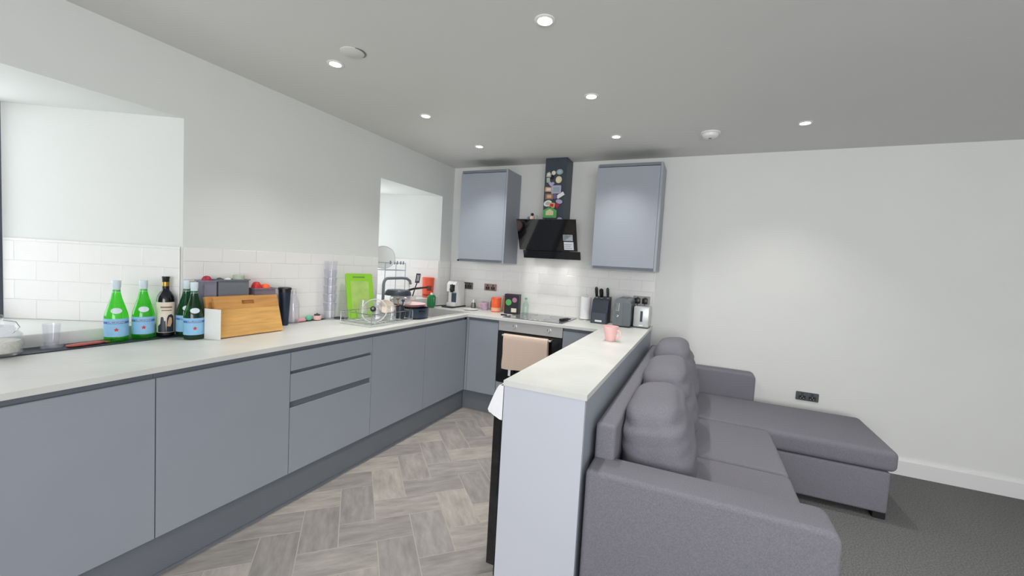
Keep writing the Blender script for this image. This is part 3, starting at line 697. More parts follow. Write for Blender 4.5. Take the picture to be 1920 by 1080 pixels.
ICEW = mat('pale_label_foil', (206, 220, 226), .5, noise=.05, nscale=60)
water_bottle(-.022, -2.882, GGREEN, 'bright green water bottle with blue label, first in the row by the window')
water_bottle(-.020, -2.776, GGREEN, 'bright green water bottle with blue label, second in the row beside the wine')
water_bottle(.138, -2.630, GDARK, 'dark green water bottle in front, against the white card', zb=ZW1+.0003, hgt=.296)
water_bottle(.048, -2.618, GDARK, 'dark green water bottle half hidden behind another green bottle', zb=ZW1+.0058)
x, y, zb = -.012, -2.684, ZW1+.0055
t = thing('wine_bottle', 'dark wine bottle with cream label between the green bottles', 'bottle', (x, y, zb))
obj('glass_body', L([(0, .006), (.028, 0), (.037, .004), (.0385, .012), (.0385, .190), (.036, .208), (.026, .228), (.0165, .240), (.0145, .255), (.0142, .300), (.0158, .302), (.0158, .310), (0, .310)], 26, x, y, zb), WINE, t, True)
obj('foil_capsule', L([(.0152, .248), (.0152, .300), (.0166, .303), (.0166, .312), (0, .3125)], 20, x, y, zb), BLACK, t, True)
obj('gold_band', patch(.0156, .262, .284, 0, 2*PI, x, y, zb, 20), GOLD, t, True)
lb = obj('front_label', patch(.0389, .022, .180, FACE-1.4, FACE+1.4, x, y, zb, 18), CREAM, t, True)
def blob(pts, rr, m, name, parent):
    bm = bmesh.new(); us = [p[0] for p in pts]; u0, u1 = min(us), max(us); cols = []; nn = 26
    for i in range(nn+1):
        u = u0+1e-5+(u1-u0-2e-5)*i/nn; zs = []
        for (a, za), (b, zb_) in zip(pts, pts[1:]+pts[:1]):
            if (a-u)*(b-u) < 0: zs.append(za+(zb_-za)*(u-a)/(b-a))
        cols.append([bm.verts.new((x+rr*math.cos(FACE+u/rr), y+rr*math.sin(FACE+u/rr), zb+z)) for z in (min(zs), max(zs))])
    for a, b in zip(cols, cols[1:]): bm.faces.new((a[0], b[0], b[1], a[1]))
    obj(name, bm, m, parent)
blob([(-.036, .024), (.036, .024), (.036, .075), (.034, .105), (.022, .118), (.008, .112), (.000, .088), (-.008, .080), (-.012, .104), (-.022, .104), (-.024, .070), (-.036, .055)], .0393, DKGREY, 'label_picture', lb)
blob([(.004, .055), (.018, .052), (.026, .075), (.024, .098), (.014, .104), (.008, .085)], .0397, PEACH, 'label_picture', lb)
blob([(-.02, .135), (.024, .135), (.024, .140), (-.02, .140)], .0393, TAN, 'label_line', lb)
blob([(-.024, .15), (.026, .15), (.026, .158), (-.024, .158)], .0393, TAN, 'label_line', lb)
for (xx, yy, r, h, lab) in ((-.045, -2.828, .019, .062, 'tiny clear shot glass between the two bright green bottles'), (-.050, -2.722, .019, .060, 'tiny clear shot glass left of the wine bottle')):
    tag(obj('shot_glass', L([(0, .006), (r*.8, .006), (r, h), (r-.002, h), (r*.8-.002, .010), (0, .010)][:4]+[(r*.8, .0), (0, 0)], 18, xx, yy, ZW1+.0055), CLEARP, None, True, loc=(xx, yy, ZW1+.0055)), lab, 'glass')

# far left glass jug, tumbler, packet
x, y, zb = .012, -3.262, ZW1+.0055
t = thing('glass_jar', 'clear glass jar with clip lid at the far left of the worktop', 'jar', (x, y, zb))
obj('glass_body', L([(0, 0), (.050, 0), (.064, .012), (.070, .045), (.064, .085), (.046, .108), (.042, .118), (.040, .118), (.044, .104), (.061, .083), (.067, .045), (.060, .013), (0, .006)], 28, x, y, zb), CLEARP, t, True)
obj('lid', L([(0, .165), (.012, .163), (.014, .150), (.010, .143), (.038, .138), (.044, .132), (.044, .1185), (0, .1185)], 24, x, y, zb), CLEARP, t, True)
obj('clip_wire', T([(x+.030, y+.030, zb+.09), (x+.046, y+.045, zb+.115), (x+.040, y+.036, zb+.137), (x+.01, y+.012, zb+.142)], .0018, 6), CHROME, t, True)
obj('contents', L([(0, .008), (.055, .014), (.064, .044), (.058, .060), (0, .064)], 24, x, y, zb), mat('pale_grain', (222, 220, 206), .9, noise=.15, nscale=120), t, True)
x, y = -.035, -3.098
t = thing('tumbler', 'clear plastic tumbler on a clear dish, right of the glass jar', 'glass', (x, y, ZW1+.0055))
obj('dish', L([(0, 0), (.034, 0), (.040, .018), (.038, .018), (.033, .003), (0, .003)], 24, x, y, ZW1+.0055), CLEARP, t, True)
obj('cup', L([(0, .0035), (.023, .0035), (.029, .105), (.0275, .105), (.0215, .006), (0, .006)], 24, x, y, ZW1+.0055), CLEARP, t, True)
t = thing('snack_packet', 'flat dull red packet lying on the dark strip between tumbler and bottles', 'packet', (-.02, -3.0, ZW1+.0055))
obj('wrapper', xf(puff(0, .022, .068, .006, 3, 8), Matrix.Translation((.000, -3.000, ZW1+.012)) @ Matrix.Rotation(.12, 4, 'Z')), MUDRED, t, True, angle=60)
obj('crimped_end', xf(B(-.020, .020, .064, .080, -.0015, .0015), Matrix.Translation((.000, -3.000, ZW1+.0115)) @ Matrix.Rotation(.12, 4, 'Z')), MUDRED, t)

# ------------------------------------------------------------------ boards, boxes and bin
def leaning(bm, base, ang): return xf(bm, Matrix.Translation(base) @ Matrix.Rotation(ang, 4, 'Y'))
# front wooden board: local y along the wall, z up, slab thickness in x
t = thing('chopping_board', 'honey wooden chopping board with slot handle, leaning in front', 'board', (.235, -2.38, ZW1))
bw, bh = .366, .222
bm = bmesh.new()
def planks(y0, y1, zs, th, hole=None):
    out = []
    for z0, z1 in zs: out.append(B(0, th, y0, y1, z0, z1))
    return out
angB = -.30; baseB = Vector((.243, -2.379, ZW1+.0060))
def lean(b): return xf(b, Matrix.Translation(baseB) @ Matrix.Rotation(angB, 4, 'Y'))
obj('strip', lean(B(-.018, 0, -bw/2, bw/2, 0, .060)), WOOD, t); obj('strip', lean(B(-.018, 0, -bw/2, bw/2, .0604, .150)), WOOD, t)
bm = bmesh.new()
for y0, y1, z0, z1 in ((-bw/2, -.035, .1504, bh), (.035, bw/2, .1504, bh), (-.035, .035, .1504, .176), (-.035, .035, .197, bh)): box(bm, -.018, 0, y0, y1, z0, z1)
obj('strip', lean(bm), WOODD, t)
obj('slot_back', lean(B(-.0175, -.014, -.034, .034, .1762, .1968)), WOODD, t)
t = thing('chopping_board', 'second wooden board standing behind the honey board, its left end showing', 'board', (.15, -2.44, ZW1))
baseB2 = Vector((.206, -2.46, ZW1+.0058))
lean2 = lambda b: xf(b, Matrix.Translation(baseB2) @ Matrix.Rotation(angB, 4, 'Y'))
obj('strip', lean2(B(-.016, 0, -.122, .145, 0, .11)), WOOD, t); obj('strip', lean2(B(-.016, 0, -.122, .145, .1104, .222)), WOODD, t)
bm = xf(B(-.003, .0, -.050, .050, 0, .160), Matrix.Translation((.222, -2.588, ZW1+.0006)) @ Matrix.Rotation(-1.34, 4, 'Z'))
tag(obj('white_card', bm, WPLAST, None, loc=(.21, -2.58, ZW1)), 'plain white card standing against the left end of the wooden boards', 'card')
def crate(x0, x1, y0, y1, z0, z1, m, label, name='storage_box', th=.004, rim=.006):
    t = thing(name, label, 'box', ((x0+x1)/2, (y0+y1)/2, z0))
    bm = bmesh.new(); box(bm, x0, x1, y0, y1, z0, z0+th)
    for r in ((x0, x0+th, y0, y1), (x1-th, x1, y0, y1), (x0+th, x1-th, y0, y0+th), (x0+th, x1-th, y1-th, y1)): box(bm, r[0], r[1], r[2], r[3], z0+th, z1)
    obj('shell', bm, m, t)
    bm = bmesh.new()
    for r in ((x0-rim, x0+th, y0-rim, y1+rim), (x1-th, x1+rim, y0-rim, y1+rim), (x0+th, x1-th, y0-rim, y0+th), (x0+th, x1-th, y1-th, y1+rim)): box(bm, r[0], r[1], r[2], r[3], z1+.0002, z1+.006)
    obj('rim', bm, m, t); return t
GCR = mat('grey_crate_plastic', (112, 117, 124), .4)
crate(.030, .100, -2.488, -2.318, ZW1+.006, 1.196, GCR, 'tall grey plastic storage box behind the wooden boards')
crate(.030, .100, -2.562, -2.498, ZW1+.006, 1.192, glass('cloudy_plastic', (205, 205, 218), body=.45, bodycol=(176, 176, 196)), 'cloudy clear storage box left of the grey one')
crate(.030, .100, -2.283, -2.148, ZW1+.006, 1.142, glass('cloudy_lilac_plastic', (200, 190, 205), body=.45, bodycol=(170, 158, 172)), 'cloudy storage box right of the grey one, holding red and orange packs')
def pack(x0, x1, y0, y1, z0, z1, m, label, name='food_packet', p=3.5, cat='packet'):
    bm = xf(puff(0, (x1-x0)/2, (y1-y0)/2, (z1-z0)/2, p, 6), Matrix.Translation(((x0+x1)/2, (y0+y1)/2, (z0+z1)/2)))
    return tag(obj(name, bm, m, None, True, loc=((x0+x1)/2, (y0+y1)/2, z0), angle=60), label, cat)
pack(.036, .094, -2.556, -2.504, .91, 1.222, CRIM, 'crimson wrapped packet sticking out of the cloudy left box')
pack(.036, .094, -2.482, -2.444, .91, 1.212, mat('bottle_green_wrap', (52, 84, 78), .5), 'dark green packet in the grey box')
pack(.036, .094, -2.442, -2.395, .91, 1.210, WPLAST, 'white packet in the middle of the grey box')
t = thing('food_tub', 'pale lidded tub in the right end of the grey box', 'tub', (.066, -2.358, .91))
obj('body', L([(0, 0), (.026, 0), (.030, .285), (0, .285)], 20, .066, -2.358, .91), DKGREY, t, True); obj('lid', L([(0, .286), (.0295, .286), (.0295, .314), (.027, .317), (0, .317)], 20, .066, -2.358, .91), SAGE, t, True)
pack(.036, .094, -2.276, -2.222, .91, 1.185, RED, 'red packet in the cloudy right box')
pack(.036, .094, -2.220, -2.162, .91, 1.172, ORNG, 'orange packet in the cloudy right box')
x, y = .070, -2.062
t = thing('tall_flask', 'tall dark navy container right of the wooden boards', 'container', (x, y, ZW1+.0055))
NV = mat('navy_plastic', (28, 40, 60), .4)
obj('body', L([(0, 0), (.026, 0), (.036, .205), (.036, .210), (0, .210)], 24, x, y, ZW1+.0055), NV, t, True)
obj('lid', L([(0, .246), (.036, .244), (.041, .238), (.041, .230), (.037, .228), (.037, .2105), (0, .2105)], 24, x, y, ZW1+.0055), BLACK, t, True)
x, y = .060, -1.985
t = thing('glass_bottle', 'clear glass flask right of the dark navy container', 'bottle', (x, y, ZW1+.0055))
obj('glass_body', L([(0, 0), (.032, 0), (.035, .01), (.035, .13), (.022, .175), (.016, .190), (.016, .215), (.014, .215), (.014, .19), (.033, .13), (.033, .008), (0, .005)], 24, x, y, ZW1+.0055), CLEARP, t, True)
obj('stopper', L([(0, .235), (.014, .233), (.015, .216), (0, .216)], 16, x, y, ZW1+.0055), CLEARP, t, True)
pack(.012, .050, -1.945, -1.872, ZW1+.0055, ZW1+.024, PINKC, 'flat pink sponge on the dark strip', 'sponge', 5, 'sponge')
pack(.014, .052, -1.868, -1.818, ZW1+.0055, ZW1+.042, TEAL, 'mint green scrubbing ball on the dark strip', 'scrubber', 2.2, 'scrubber')
x, y = .035, -1.775
t = thing('small_pot', 'small pale pink pot with dark lid on the dark strip', 'pot', (x, y, ZW1+.0055))
obj('body', L([(0, 0), (.026, 0), (.032, .014), (.030, .030), (0, .030)], 20, x, y, ZW1+.0055), PINK, t, True); obj('lid', L([(0, .0305), (.022, .0305), (.020, .038), (.006, .042), (0, .048)], 20, x, y, ZW1+.0055), DKGREY, t, True)
# tower of clear cups
x, y = .062, -1.690
ORD = ['lowest', 'second lowest', 'third from the bottom', 'third from the top', 'second from the top', 'topmost']
cup0 = None
for i in range(6):
    z = ZW1+.0056+i*.062; h = .115
    if cup0 is None: o = cup0 = obj('plastic_cup', L([(0, 0), (.034, 0), (.045, h), (.0465, h+.001), (.0465, h-.003), (.0435, h-.004), (.0330, .002), (0, .002)], 20, x, y, z), CLEARP, None, True, loc=(x, y, z))
    else: o = cup0.copy(); C.objects.link(o); o.location = (x, y, z)
    tag(o, 'clear plastic cup in the tall stack by the green board, '+ORD[i], 'cup', 'stacked clear plastic cups')
tag(obj('coaster', L([(0, 0), (.058, 0), (.058, .0025), (0, .0025)], 28, .052+.02, -1.60-.0, ZW1+.0003), DKGREY, None, True, loc=(.072, -1.60, ZW1)), 'dark round coaster right of the cup tower', 'coaster')

# green board
bmg = bmesh.new(); pts = rrect(-.112, .112, 0, .345, .012, 4)
extrude_profile(bmg, [(p[0], p[1]) for p in pts], 'x', -.006, 0)
angG = -.20; baseG = Vector((.150, -1.455, ZW1+.0022)); MG = Matrix.Translation(baseG) @ Matrix.Rotation(-.30, 4, 'Z') @ Matrix.Rotation(angG, 4, 'Y')
t = thing('chopping_board', 'lime green plastic chopping board leaning on the wall', 'board', baseG)
obj('slab', xf(bmg, MG), GRN, t)
obj('handle_slot', xf(B(.0002, .0009, -.055, .045, .312, .322), MG), mat('olive_slot', (96, 140, 56), .6), t)
obj('worn_centre', xf(B(.0002, .0007, -.075, .075, .05, .285), MG), mat('worn_green', (160, 190, 100), .6, noise=.12, nscale=14), t)

# ------------------------------------------------------------------ draining dishes
ZC = ZW1+.0005
# wire dish rack
t = thing('dish_rack', 'chrome wire dish rack full of drying things beside the sink', 'rack', (.385, -1.53, ZC))
RX0, RX1, RY0, RY1 = .245, .525, -1.755, -1.315
obj('tray', B(RX0-.005, RX1+.005, RY0-.005, RY1+.005, ZC, ZC+.006, bev=.002), mat('pale_tray', (196, 198, 196), .4), t)
bm = bmesh.new()
for z in (ZC+.018, ZC+.085): tube(bm, [(RX0, RY0, z), (RX1, RY0, z), (RX1, RY1, z), (RX0, RY1, z)], .0028, 6, True)
obj('rail', bm, CHROME, t, True)
for i in range(8):
    y = RY0+.03+i*(RY1-RY0-.06)/7
    obj('wire', T([(RX0, y, ZC+.085), (RX0+.01, y, ZC+.02), (RX1-.01, y, ZC+.02), (RX1, y, ZC+.085)], .002, 6), CHROME, t, True)
for i in range(2):
    for xx in (RX0, RX1): obj('rack_foot', T([(xx, (RY0, RY1)[i], ZC+.0062), (xx, (RY0, RY1)[i], ZC+.085)], .003, 6), CHROME, t, True)
ZR = ZC+.0225
def disc_at(prof, seg, loc, nrm_):
    q = Vector((0, 0, 1)).rotation_difference(Vector(nrm_).normalized()); return xf(L(prof, seg), Matrix.Translation(loc) @ q.to_matrix().to_4x4())
ld = Vector((.475, -1.675, ZC+.104)); nv = (.42, -.80, .42)
t = thing('pan_lid', 'round glass pan lid with dark knob, propped at the left of the dishes', 'lid', (.47, -1.68, ZC))
obj('glass_dome', disc_at([(.083, 0), (.07, .009), (.045, .015), (.02, .018), (0, .0185)], 28, ld, nv), CLEARP, t, True)
obj('steel_rim', disc_at([(.082, -.003), (.088, -.003), (.088, .003), (.082, .003), (.082, -.003)], 28, ld, nv), STEEL, t, True)
obj('knob', disc_at([(0, .019), (.010, .019), (.010, .028), (.020, .034), (.019, .043), (0, .046)], 18, ld, nv), BLACK, t, True)
obj('knob_cap', disc_at([(0, .0465), (.009, .0465), (.008, .049), (0, .050)], 14, ld, nv), CHROME, t, True)
def upturned(x, y, r, h, m, label, z=ZR, name='drinking_glass', cat='glass'):
    return tag(obj(name, L([(r, 0), (r*.86, h), (0, h), (0, h-.008), (r*.86-.003, h-.008), (r-.003, 0), (r, 0)], 20, x, y, z), m, None, True, loc=(x, y, z)), label, cat)
upturned(.40, -1.565, .036, .13, CLEARP, 'upturned clear drinking glass behind the glass pan lid')
upturned(.480, -1.500, .033, .105, CLEARP, 'upturned clear drinking glass at the front of the dish rack')
upturned(.30, -1.60, .036, .14, CLEARP, 'tall upturned clear glass in the back corner of the dish rack')
x, y = .345, -1.45
t = thing('cream_bowl', 'cream patterned bowl tilted in the dish rack', 'bowl', (x, y, ZR))
obj('bowl', disc_at([(0, 0), (.03, 0), (.052, .022), (.062, .048), (.0595, .048), (.049, .024), (.028, .004), (0, .004)], 24, (x+.02, y, ZR+.060), (.7, -.35, .6)), CREAM, t, True)
obj('foot_ring', disc_at([(.020, -.005), (.026, -.005), (.026, .0), (.020, .0), (.020, -.005)], 20, (x+.02, y, ZR+.060), (.7, -.35, .6)), CREAM, t, True)
x, y = .470, -1.395
t = thing('cutlery_cup', 'dark cutlery cup with spoons at the front of the dish pile', 'cutlery holder', (x, y, ZR))
obj('cup', L([(0, 0), (.031, 0), (.034, .095), (.032, .095), (.029, .003), (0, .003)], 20, x, y, ZR), DKGREY, t, True)
for i, (dx, dy, tx, ty, h, m) in enumerate(((-.012, -.01, -.02, -.05, .165, STEEL), (.01, .0, .03, -.02, .15, DKGREY), (.0, .014, .0, .04, .16, STEEL), (-.010, .010, -.04, .02, .155, TAN))):
    s = thing('spoon', ['steel spoon leaning left in the cutlery cup', 'dark handled spoon at the front of the cutlery cup', 'steel spoon leaning right in the cutlery cup', 'wooden spoon at the back of the cutlery cup'][i], 'spoon', (x+dx, y+dy, ZR+.005), 'spoons in the cutlery cup')
    p0 = Vector((x+dx, y+dy, ZR+.006)); p1 = Vector((x+dx+tx, y+dy+ty, ZR+h-.02))
    obj('handle', T([p0, (p0+p1)/2, p1], [.003, .003, .004], 6), m, s, True)
    obj('bowl', disc_at([(0, 0), (.010, .003), (.015, .010), (.010, .017), (0, .020)], 12, p1+Vector((0, 0, .001)), p1-p0), m, s, True)
x, y = .300, -1.175
# navy pan with pink plates, glass bowl and frying pan piled on it
t = thing('saucepan', 'dark navy shallow pan at the bottom of the dish pile by the sink', 'pan', (.385, -1.135, ZC))
px_, py_ = .390, -1.160
obj('pan_body', L([(0, 0), (.130, 0), (.138, .006), (.143, .078), (.139, .078), (.134, .008), (0, .006)], 36, px_, py_, ZC+.0068), mat('navy_enamel', (48, 60, 78), .3), t, True)
obj('side_handle', T([(px_+.125, py_-.06, ZC+.066), (px_+.155, py_-.075, ZC+.070), (px_+.163, py_-.045, ZC+.070), (px_+.139, py_-.03, ZC+.066)], .006, 8), BLACK, t, True)
def plate(x, y, z, r, m, label, name='plate'):
    return tag(obj(name, L([(0, 0), (r*.55, 0), (r*.62, .004), (r, .018), (r, .0205), (r*.6, .007), (0, .0045)], 32, x, y, z), m, None, True, loc=(x, y, z)), label, 'plate')
zp = ZC+.0068+.0782
plate(px_-.02, py_+.005, zp, .135, PINKC, 'pale pink plate lying on the navy pan')
plate(px_-.02, py_+.005, zp+.0050+.004, .128, mat('blush_glaze', (232, 196, 196), .3), 'blush plate stacked on the pale pink plate')
upturned(px_-.085, py_-.035, .088, .062, mat('speckled_grey_glaze', (186, 188, 190), .35, noise=.06, nscale=40), 'upturned grey bowl under the frying pan', z=zp+.0305, name='mixing_bowl', cat='bowl')
zf = zp+.0305+.0625
t = thing('frying_pan', 'black frying pan upside down on top of the dish pile, handle pointing right', 'pan', (px_-.095, py_-.055, zf))
fx, fy = px_-.095, py_-.055
obj('pan_body', L([(.106, .000), (.102, .024), (.086, .042), (0, .042), (0, .038), (.084, .038), (.098, .022), (.102, 0), (.106, 0)], 32, fx, fy, zf+.0005), DKGREY, t, True)
obj('handle', T([(fx+.0, fy+.095, zf+.030), (fx+.002, fy+.20, zf+.046), (fx+.004, fy+.385, zf+.052)], [.009, .010, .008], 10), BLACK, t, True)
# utensil pot with spatula
x, y = .135, -.885
# caddy on the sink edge
t = thing('utensil_pot', 'white utensil pot between the tap and the green soap bottle', 'pot', (.056, -.735, ZC))
ux, uy = .056, -.735
obj('pot', L([(0, 0), (.038, 0), (.042, .13), (.0395, .13), (.0355, .004), (0, .004)], 24, ux, uy, ZC), WPLAST, t, True)
obj('pot_band', patch(.0415, .085, .092, 0, 2*PI, ux, uy, ZC, 24), PINKC, t, True)
t = thing('spatula', 'black slotted spatula standing in the utensil pot', 'spatula', (ux, uy, ZC+.006))
obj('handle', T([(ux-.012, uy-.012, ZC+.012), (ux+.006, uy+.022, ZC+.16), (ux+.016, uy+.055, ZC+.255)], [.006, .006, .005], 8), BLACK, t, True)
MS = Matrix.Translation((ux+.016, uy+.057, ZC+.252)) @ Matrix.Rotation(.42, 4, 'Z') @ Matrix.Rotation(-.50, 4, 'X')
bm = bmesh.new()
for a0, a1, b0, b1 in ((-.026, -.012, 0, .10), (-.005, .005, 0, .10), (.012, .026, 0, .10), (-.012, -.005, 0, .018), (.005, .012, 0, .018), (-.012, -.005, .085, .10), (.005, .012, .085, .10)): box(bm, a0*.8, a1*.8, -.002, .002, b0, b1)
obj('blade', xf(bm, MS), DKGREY, t)
t = thing('whisk', 'thin steel whisk leaning left in the utensil pot', 'whisk', (ux, uy, ZC+.006))
obj('handle', T([(ux+.014, uy+.0, ZC+.012), (ux+.0, uy-.02, ZC+.16), (ux-.005, uy-.03, ZC+.20)], .0045, 8), STEEL, t, True)
for i in range(3):
    a = i*PI/3; c_, s_ = math.cos(a)*.012, math.sin(a)*.012
    obj('wire_loop', T([(ux-.005, uy-.03, ZC+.20), (ux-.007+c_, uy-.034+s_, ZC+.245), (ux-.01+c_*.7, uy-.040+s_*.7, ZC+.285), (ux-.01, uy-.041, ZC+.293), (ux-.01-c_*.7, uy-.040-s_*.7, ZC+.285), (ux-.007-c_, uy-.034-s_, ZC+.245), (ux-.005, uy-.03, ZC+.2002)], .0012, 5), STEEL, t, True)

# on the far sill
x, y, zb = -.062, -.315, .9805
t = thing('canister', 'orange-red canister on the right end of the far sill', 'canister', (x, y, zb))
obj('body', L([(0, 0), (.050, 0), (.054, .006), (.060, .192), (0, .192)], 28, x, y, zb), ORANGE, t, True)
obj('lid', L([(0, .1925), (.062, .1925), (.062, .206), (.058, .210), (0, .210)], 28, x, y, zb), ORANGE, t, True)
obj('dark_print', patch(.0585, .075, .125, FACE-.75, FACE+.1, x, y, zb, 10, rtop=.0596), mat('brown_print', (120, 52, 40), .6), t, True)
obj('base_band', patch(.0535, .008, .036, FACE-1.7, FACE+1.9, x, y, zb, 18, rtop=.0556), mat('dark_red_band', (150, 44, 40), .5), t, True)
x, y = .092, -.462
t = thing('soap_bottle', 'green washing-up bottle with white label at the end of the sink', 'bottle', (x, y, ZC))
obj('body', xf(puff(0, .034, .040, .066, 4, 8), Matrix.Translation((x, y, ZC+.0662))), DGRN, t, True, angle=60)
obj('cap', L([(0, .152), (.010, .150), (.012, .140), (.016, .134), (.016, .1295), (0, .1295)], 16, x, y, ZC), WPLAST, t, True)
obj('front_label', patch(.0405, .060, .105, FACE-1.35, FACE-.45+.6, x-.005, y+.003, ZC, 10), WPLAST, t, True)
t = thing('wire_stand', 'thin chrome wire stand on the far window sill', 'stand', (-.25, -.68, .9805))
SX_, = (-.25,)
bm = bmesh.new()
for z in (1.325, 1.255): tube(bm, [(-.19, -.83, z), (-.19, -.535, z), (-.31, -.535, z), (-.31, -.83, z)], .004, 6, True)
PALEM = mat('pale_lilac_wire', (168, 170, 182), .4)
obj('shelf_rail', bm, PALEM, t, True)
for xx in (-.19, -.31):
    for yy in (-.83, -.535): obj('leg', T([(xx, yy, .981), (xx, yy, 1.325)], .004, 6), PALEM, t, True)
for i in range(7): obj('wire', T([(-.19, -.80+i*.04, 1.255), (-.31, -.80+i*.04, 1.255)], .0022, 5), PALEM, t, True)
for i, yy in enumerate((-.76, -.70, -.66, -.61, -.57)):
    obj('peg', T([(-.19, yy, 1.312), (-.188, yy, 1.345+(.04 if i == 1 else 0))], .006, 6), MIDGREY, t, True)
t = thing('plate', 'white round plate propped upright on the wire stand', 'plate', (-.25, -.76, 1.26))
obj('dish', disc_at([(0, 0), (.06, 0), (.067, .003), (.112, .014), (.112, .0165), (.065, .006), (0, .004)], 36, (-.262, -.775, 1.3725), (.62, -.76, .14)), WPLAST, t, True)
obj('rim_line', disc_at([(.104, .0145), (.107, .0152), (.107, .0158), (.104, .0151), (.104, .0145)], 36, (-.262, -.775, 1.3725), (.62, -.76, .14)), mat('grey_rim_line', (180, 184, 190), .4), t, True)

# ------------------------------------------------------------------ back worktop
x0, x1, y0, y1 = .132, .246, -.305, -.075
t = thing('coffee_machine', 'white pod coffee machine with black front in the corner', 'coffee machine', (.2, -.19, ZC))
bm = bmesh.new(); extrude_profile(bm, [(-.255, .012), (-.075, .012), (-.075, .245), (-.10, .268), (-.23, .268), (-.262, .24), (-.262, .165), (-.225, .150), (-.225, .050), (-.255, .045)], 'x', x0+.006, x1-.006); xf(bm, Matrix.Translation((0, 0, ZC)))
obj('body', bm, WPLAST, t)
obj('front_panel', B(x0+.045, x1-.012, -.2285, -.2255, ZC+.052, ZC+.148), mat('teal_grey_panel', (58, 76, 86), .4), t)
obj('front_panel', B(x0+.045, x1-.012, -.266, -.2625, ZC+.168, ZC+.235), BLACK, t)
obj('brew_head', xf(L([(0, 0), (.014, 0), (.026, .03), (.020, .055), (.004, .085), (0, .086)], 18), Matrix.Translation((x0+.083, -.285, ZC+.158))), BLACK, t, True)
obj('drip_tray', B(x0-.004, x1+.012, -.335, -.06, ZC+.0002, ZC+.0118, bev=.004), BLACK, t)
obj('cord', T([(x0, -.12, ZC+.005), (.10, -.15, ZC+.005), (.06, -.25, ZC+.005), (.05, -.33, ZC+.005)], .0045, 6), BLACK, t, True)
tag(obj('spoon_rest', L([(0, 0), (.05, 0), (.075, .008), (.075, .011), (.05, .004), (0, .004)], 30, .455, -.30, ZC), WPLAST, None, True, loc=(.455, -.30, ZC)), 'white shallow dish in front of the salt shaker', 'dish')
x, y = .405, -.16
t = thing('salt_shaker', 'small grey steel shaker right of the coffee machine', 'shaker', (x, y, ZC)); obj('body', L([(0, 0), (.024, 0), (.027, .03), (.020, .062), (0, .062)], 18, x, y, ZC), DSTEEL, t, True); obj('lid', L([(0, .0625), (.021, .0625), (.019, .08), (.008, .092), (0, .093)], 18, x, y, ZC), STEEL, t, True)
x, y = .545, -.17
t = thing('mug', 'small lilac mug left of the orange canister', 'mug', (x, y, ZC)); obj('cup', L([(0, 0), (.030, 0), (.035, .02), (.036, .078), (.0335, .078), (.031, .006), (0, .005)], 22, x, y, ZC), mat('lilac_pink_glaze', (188, 164, 186), .4, noise=.2, nscale=30), t, True)
obj('handle', T([(x-.034, y-.012, ZC+.062), (x-.056, y-.018, ZC+.055), (x-.056, y-.018, ZC+.030), (x-.034, y-.012, ZC+.022)], .005, 8), PINKC, t, True)
x, y = .695, -.215
t = thing('canister', 'orange canister standing before the dark box', 'canister', (x, y, ZC)); obj('body', L([(0, 0), (.046, 0), (.048, .004), (.048, .125), (0, .125)], 24, x, y, ZC), ORNG, t, True); obj('lid', L([(0, .1255), (.050, .1255), (.050, .138), (.046, .142), (0, .142)], 24, x, y, ZC), ORANGE, t, True)
obj('pale_band', patch(.0485, .008, .042, FACE-2.6, FACE+1, x, y, ZC, 20), mat('pale_orange_band', (240, 176, 140), .5), t, True)
x, y = .590, -.085
t = thing('spice_jar', 'dark brown spice jar behind the mug', 'jar', (x+.0, y, ZC)); obj('body', L([(0, 0), (.03, 0), (.03, .085), (.024, .095), (0, .095)], 18, x+.01, y, ZC), mat('brown_glass', (70, 46, 40), .2), t, True); obj('lid', L([(0, .0955), (.026, .0955), (.026, .115), (0, .116)], 18, x+.01, y, ZC), BLACK, t, True)
x, y = .778, -.135
t = thing('storage_jar', 'tan storage jar between the orange canister and the dark box', 'jar', (x, y, ZC)); obj('body', L([(0, 0), (.045, 0), (.047, .01), (.047, .13), (0, .132)], 22, x, y, ZC), mat('tan_jar', (196, 150, 120), .4, noise=.15, nscale=18), t, True); obj('lid', L([(0, .1325), (.044, .1325), (.044, .158), (.04, .162), (0, .162)], 22, x, y, ZC), mat('rose_lid', (190, 140, 138), .4), t, True)
t = thing('tea_box', 'dark box with green round emblem and a pale panel beside the hob', 'box', (.888, -.245, ZC))
MBX = Matrix.Translation((.888, -.245, ZC)) @ Matrix.Rotation(.10, 4, 'Z')
obj('carton', xf(B(-.072, .072, -.035, .035, .0002, .175), MBX), mat('black_card', (30, 30, 36), .5), t)
obj('top_flap', xf(B(-.072, .072, -.037, .037, .1752, .192), MBX), mat('plum_card', (58, 28, 52), .5), t)
obj('emblem', xf(L([(0, 0), (.030, 0), (.030, .001), (0, .001)], 22), MBX @ Matrix.Translation((-.030, -.0352, .112)) @ Matrix.Rotation(PI/2, 4, 'X')), LEAFG, t)
obj('emblem', xf(L([(0, 0), (.024, 0), (.024, .001), (0, .001)], 20), MBX @ Matrix.Translation((.030, -.0352, .138)) @ Matrix.Rotation(PI/2, 4, 'X')), mat('dusky_pink', (170, 120, 146), .5), t)
obj('pale_panel', xf(B(.0, .052, -.0362, -.0352, .020, .058), MBX), CREAM, t)
tag(obj('bag_clip', xf(B(-.03, .03, -.008, .008, 0, .012, bev=.003), Matrix.Translation((.888, -.43, ZC)) @ Matrix.Rotation(.1, 4, 'Z')), BLACK, None, loc=(.888, -.43, ZC)), 'small black clip on the worktop in front of the dark box', 'clip')
x, y = .968, -.105
t = thing('glass_bottle', 'teal tinted glass bottle behind the dark box', 'bottle', (x, y, ZC)); TG = glass('teal_glass', (236, 246, 242), body=.06, bodycol=(205, 232, 222))
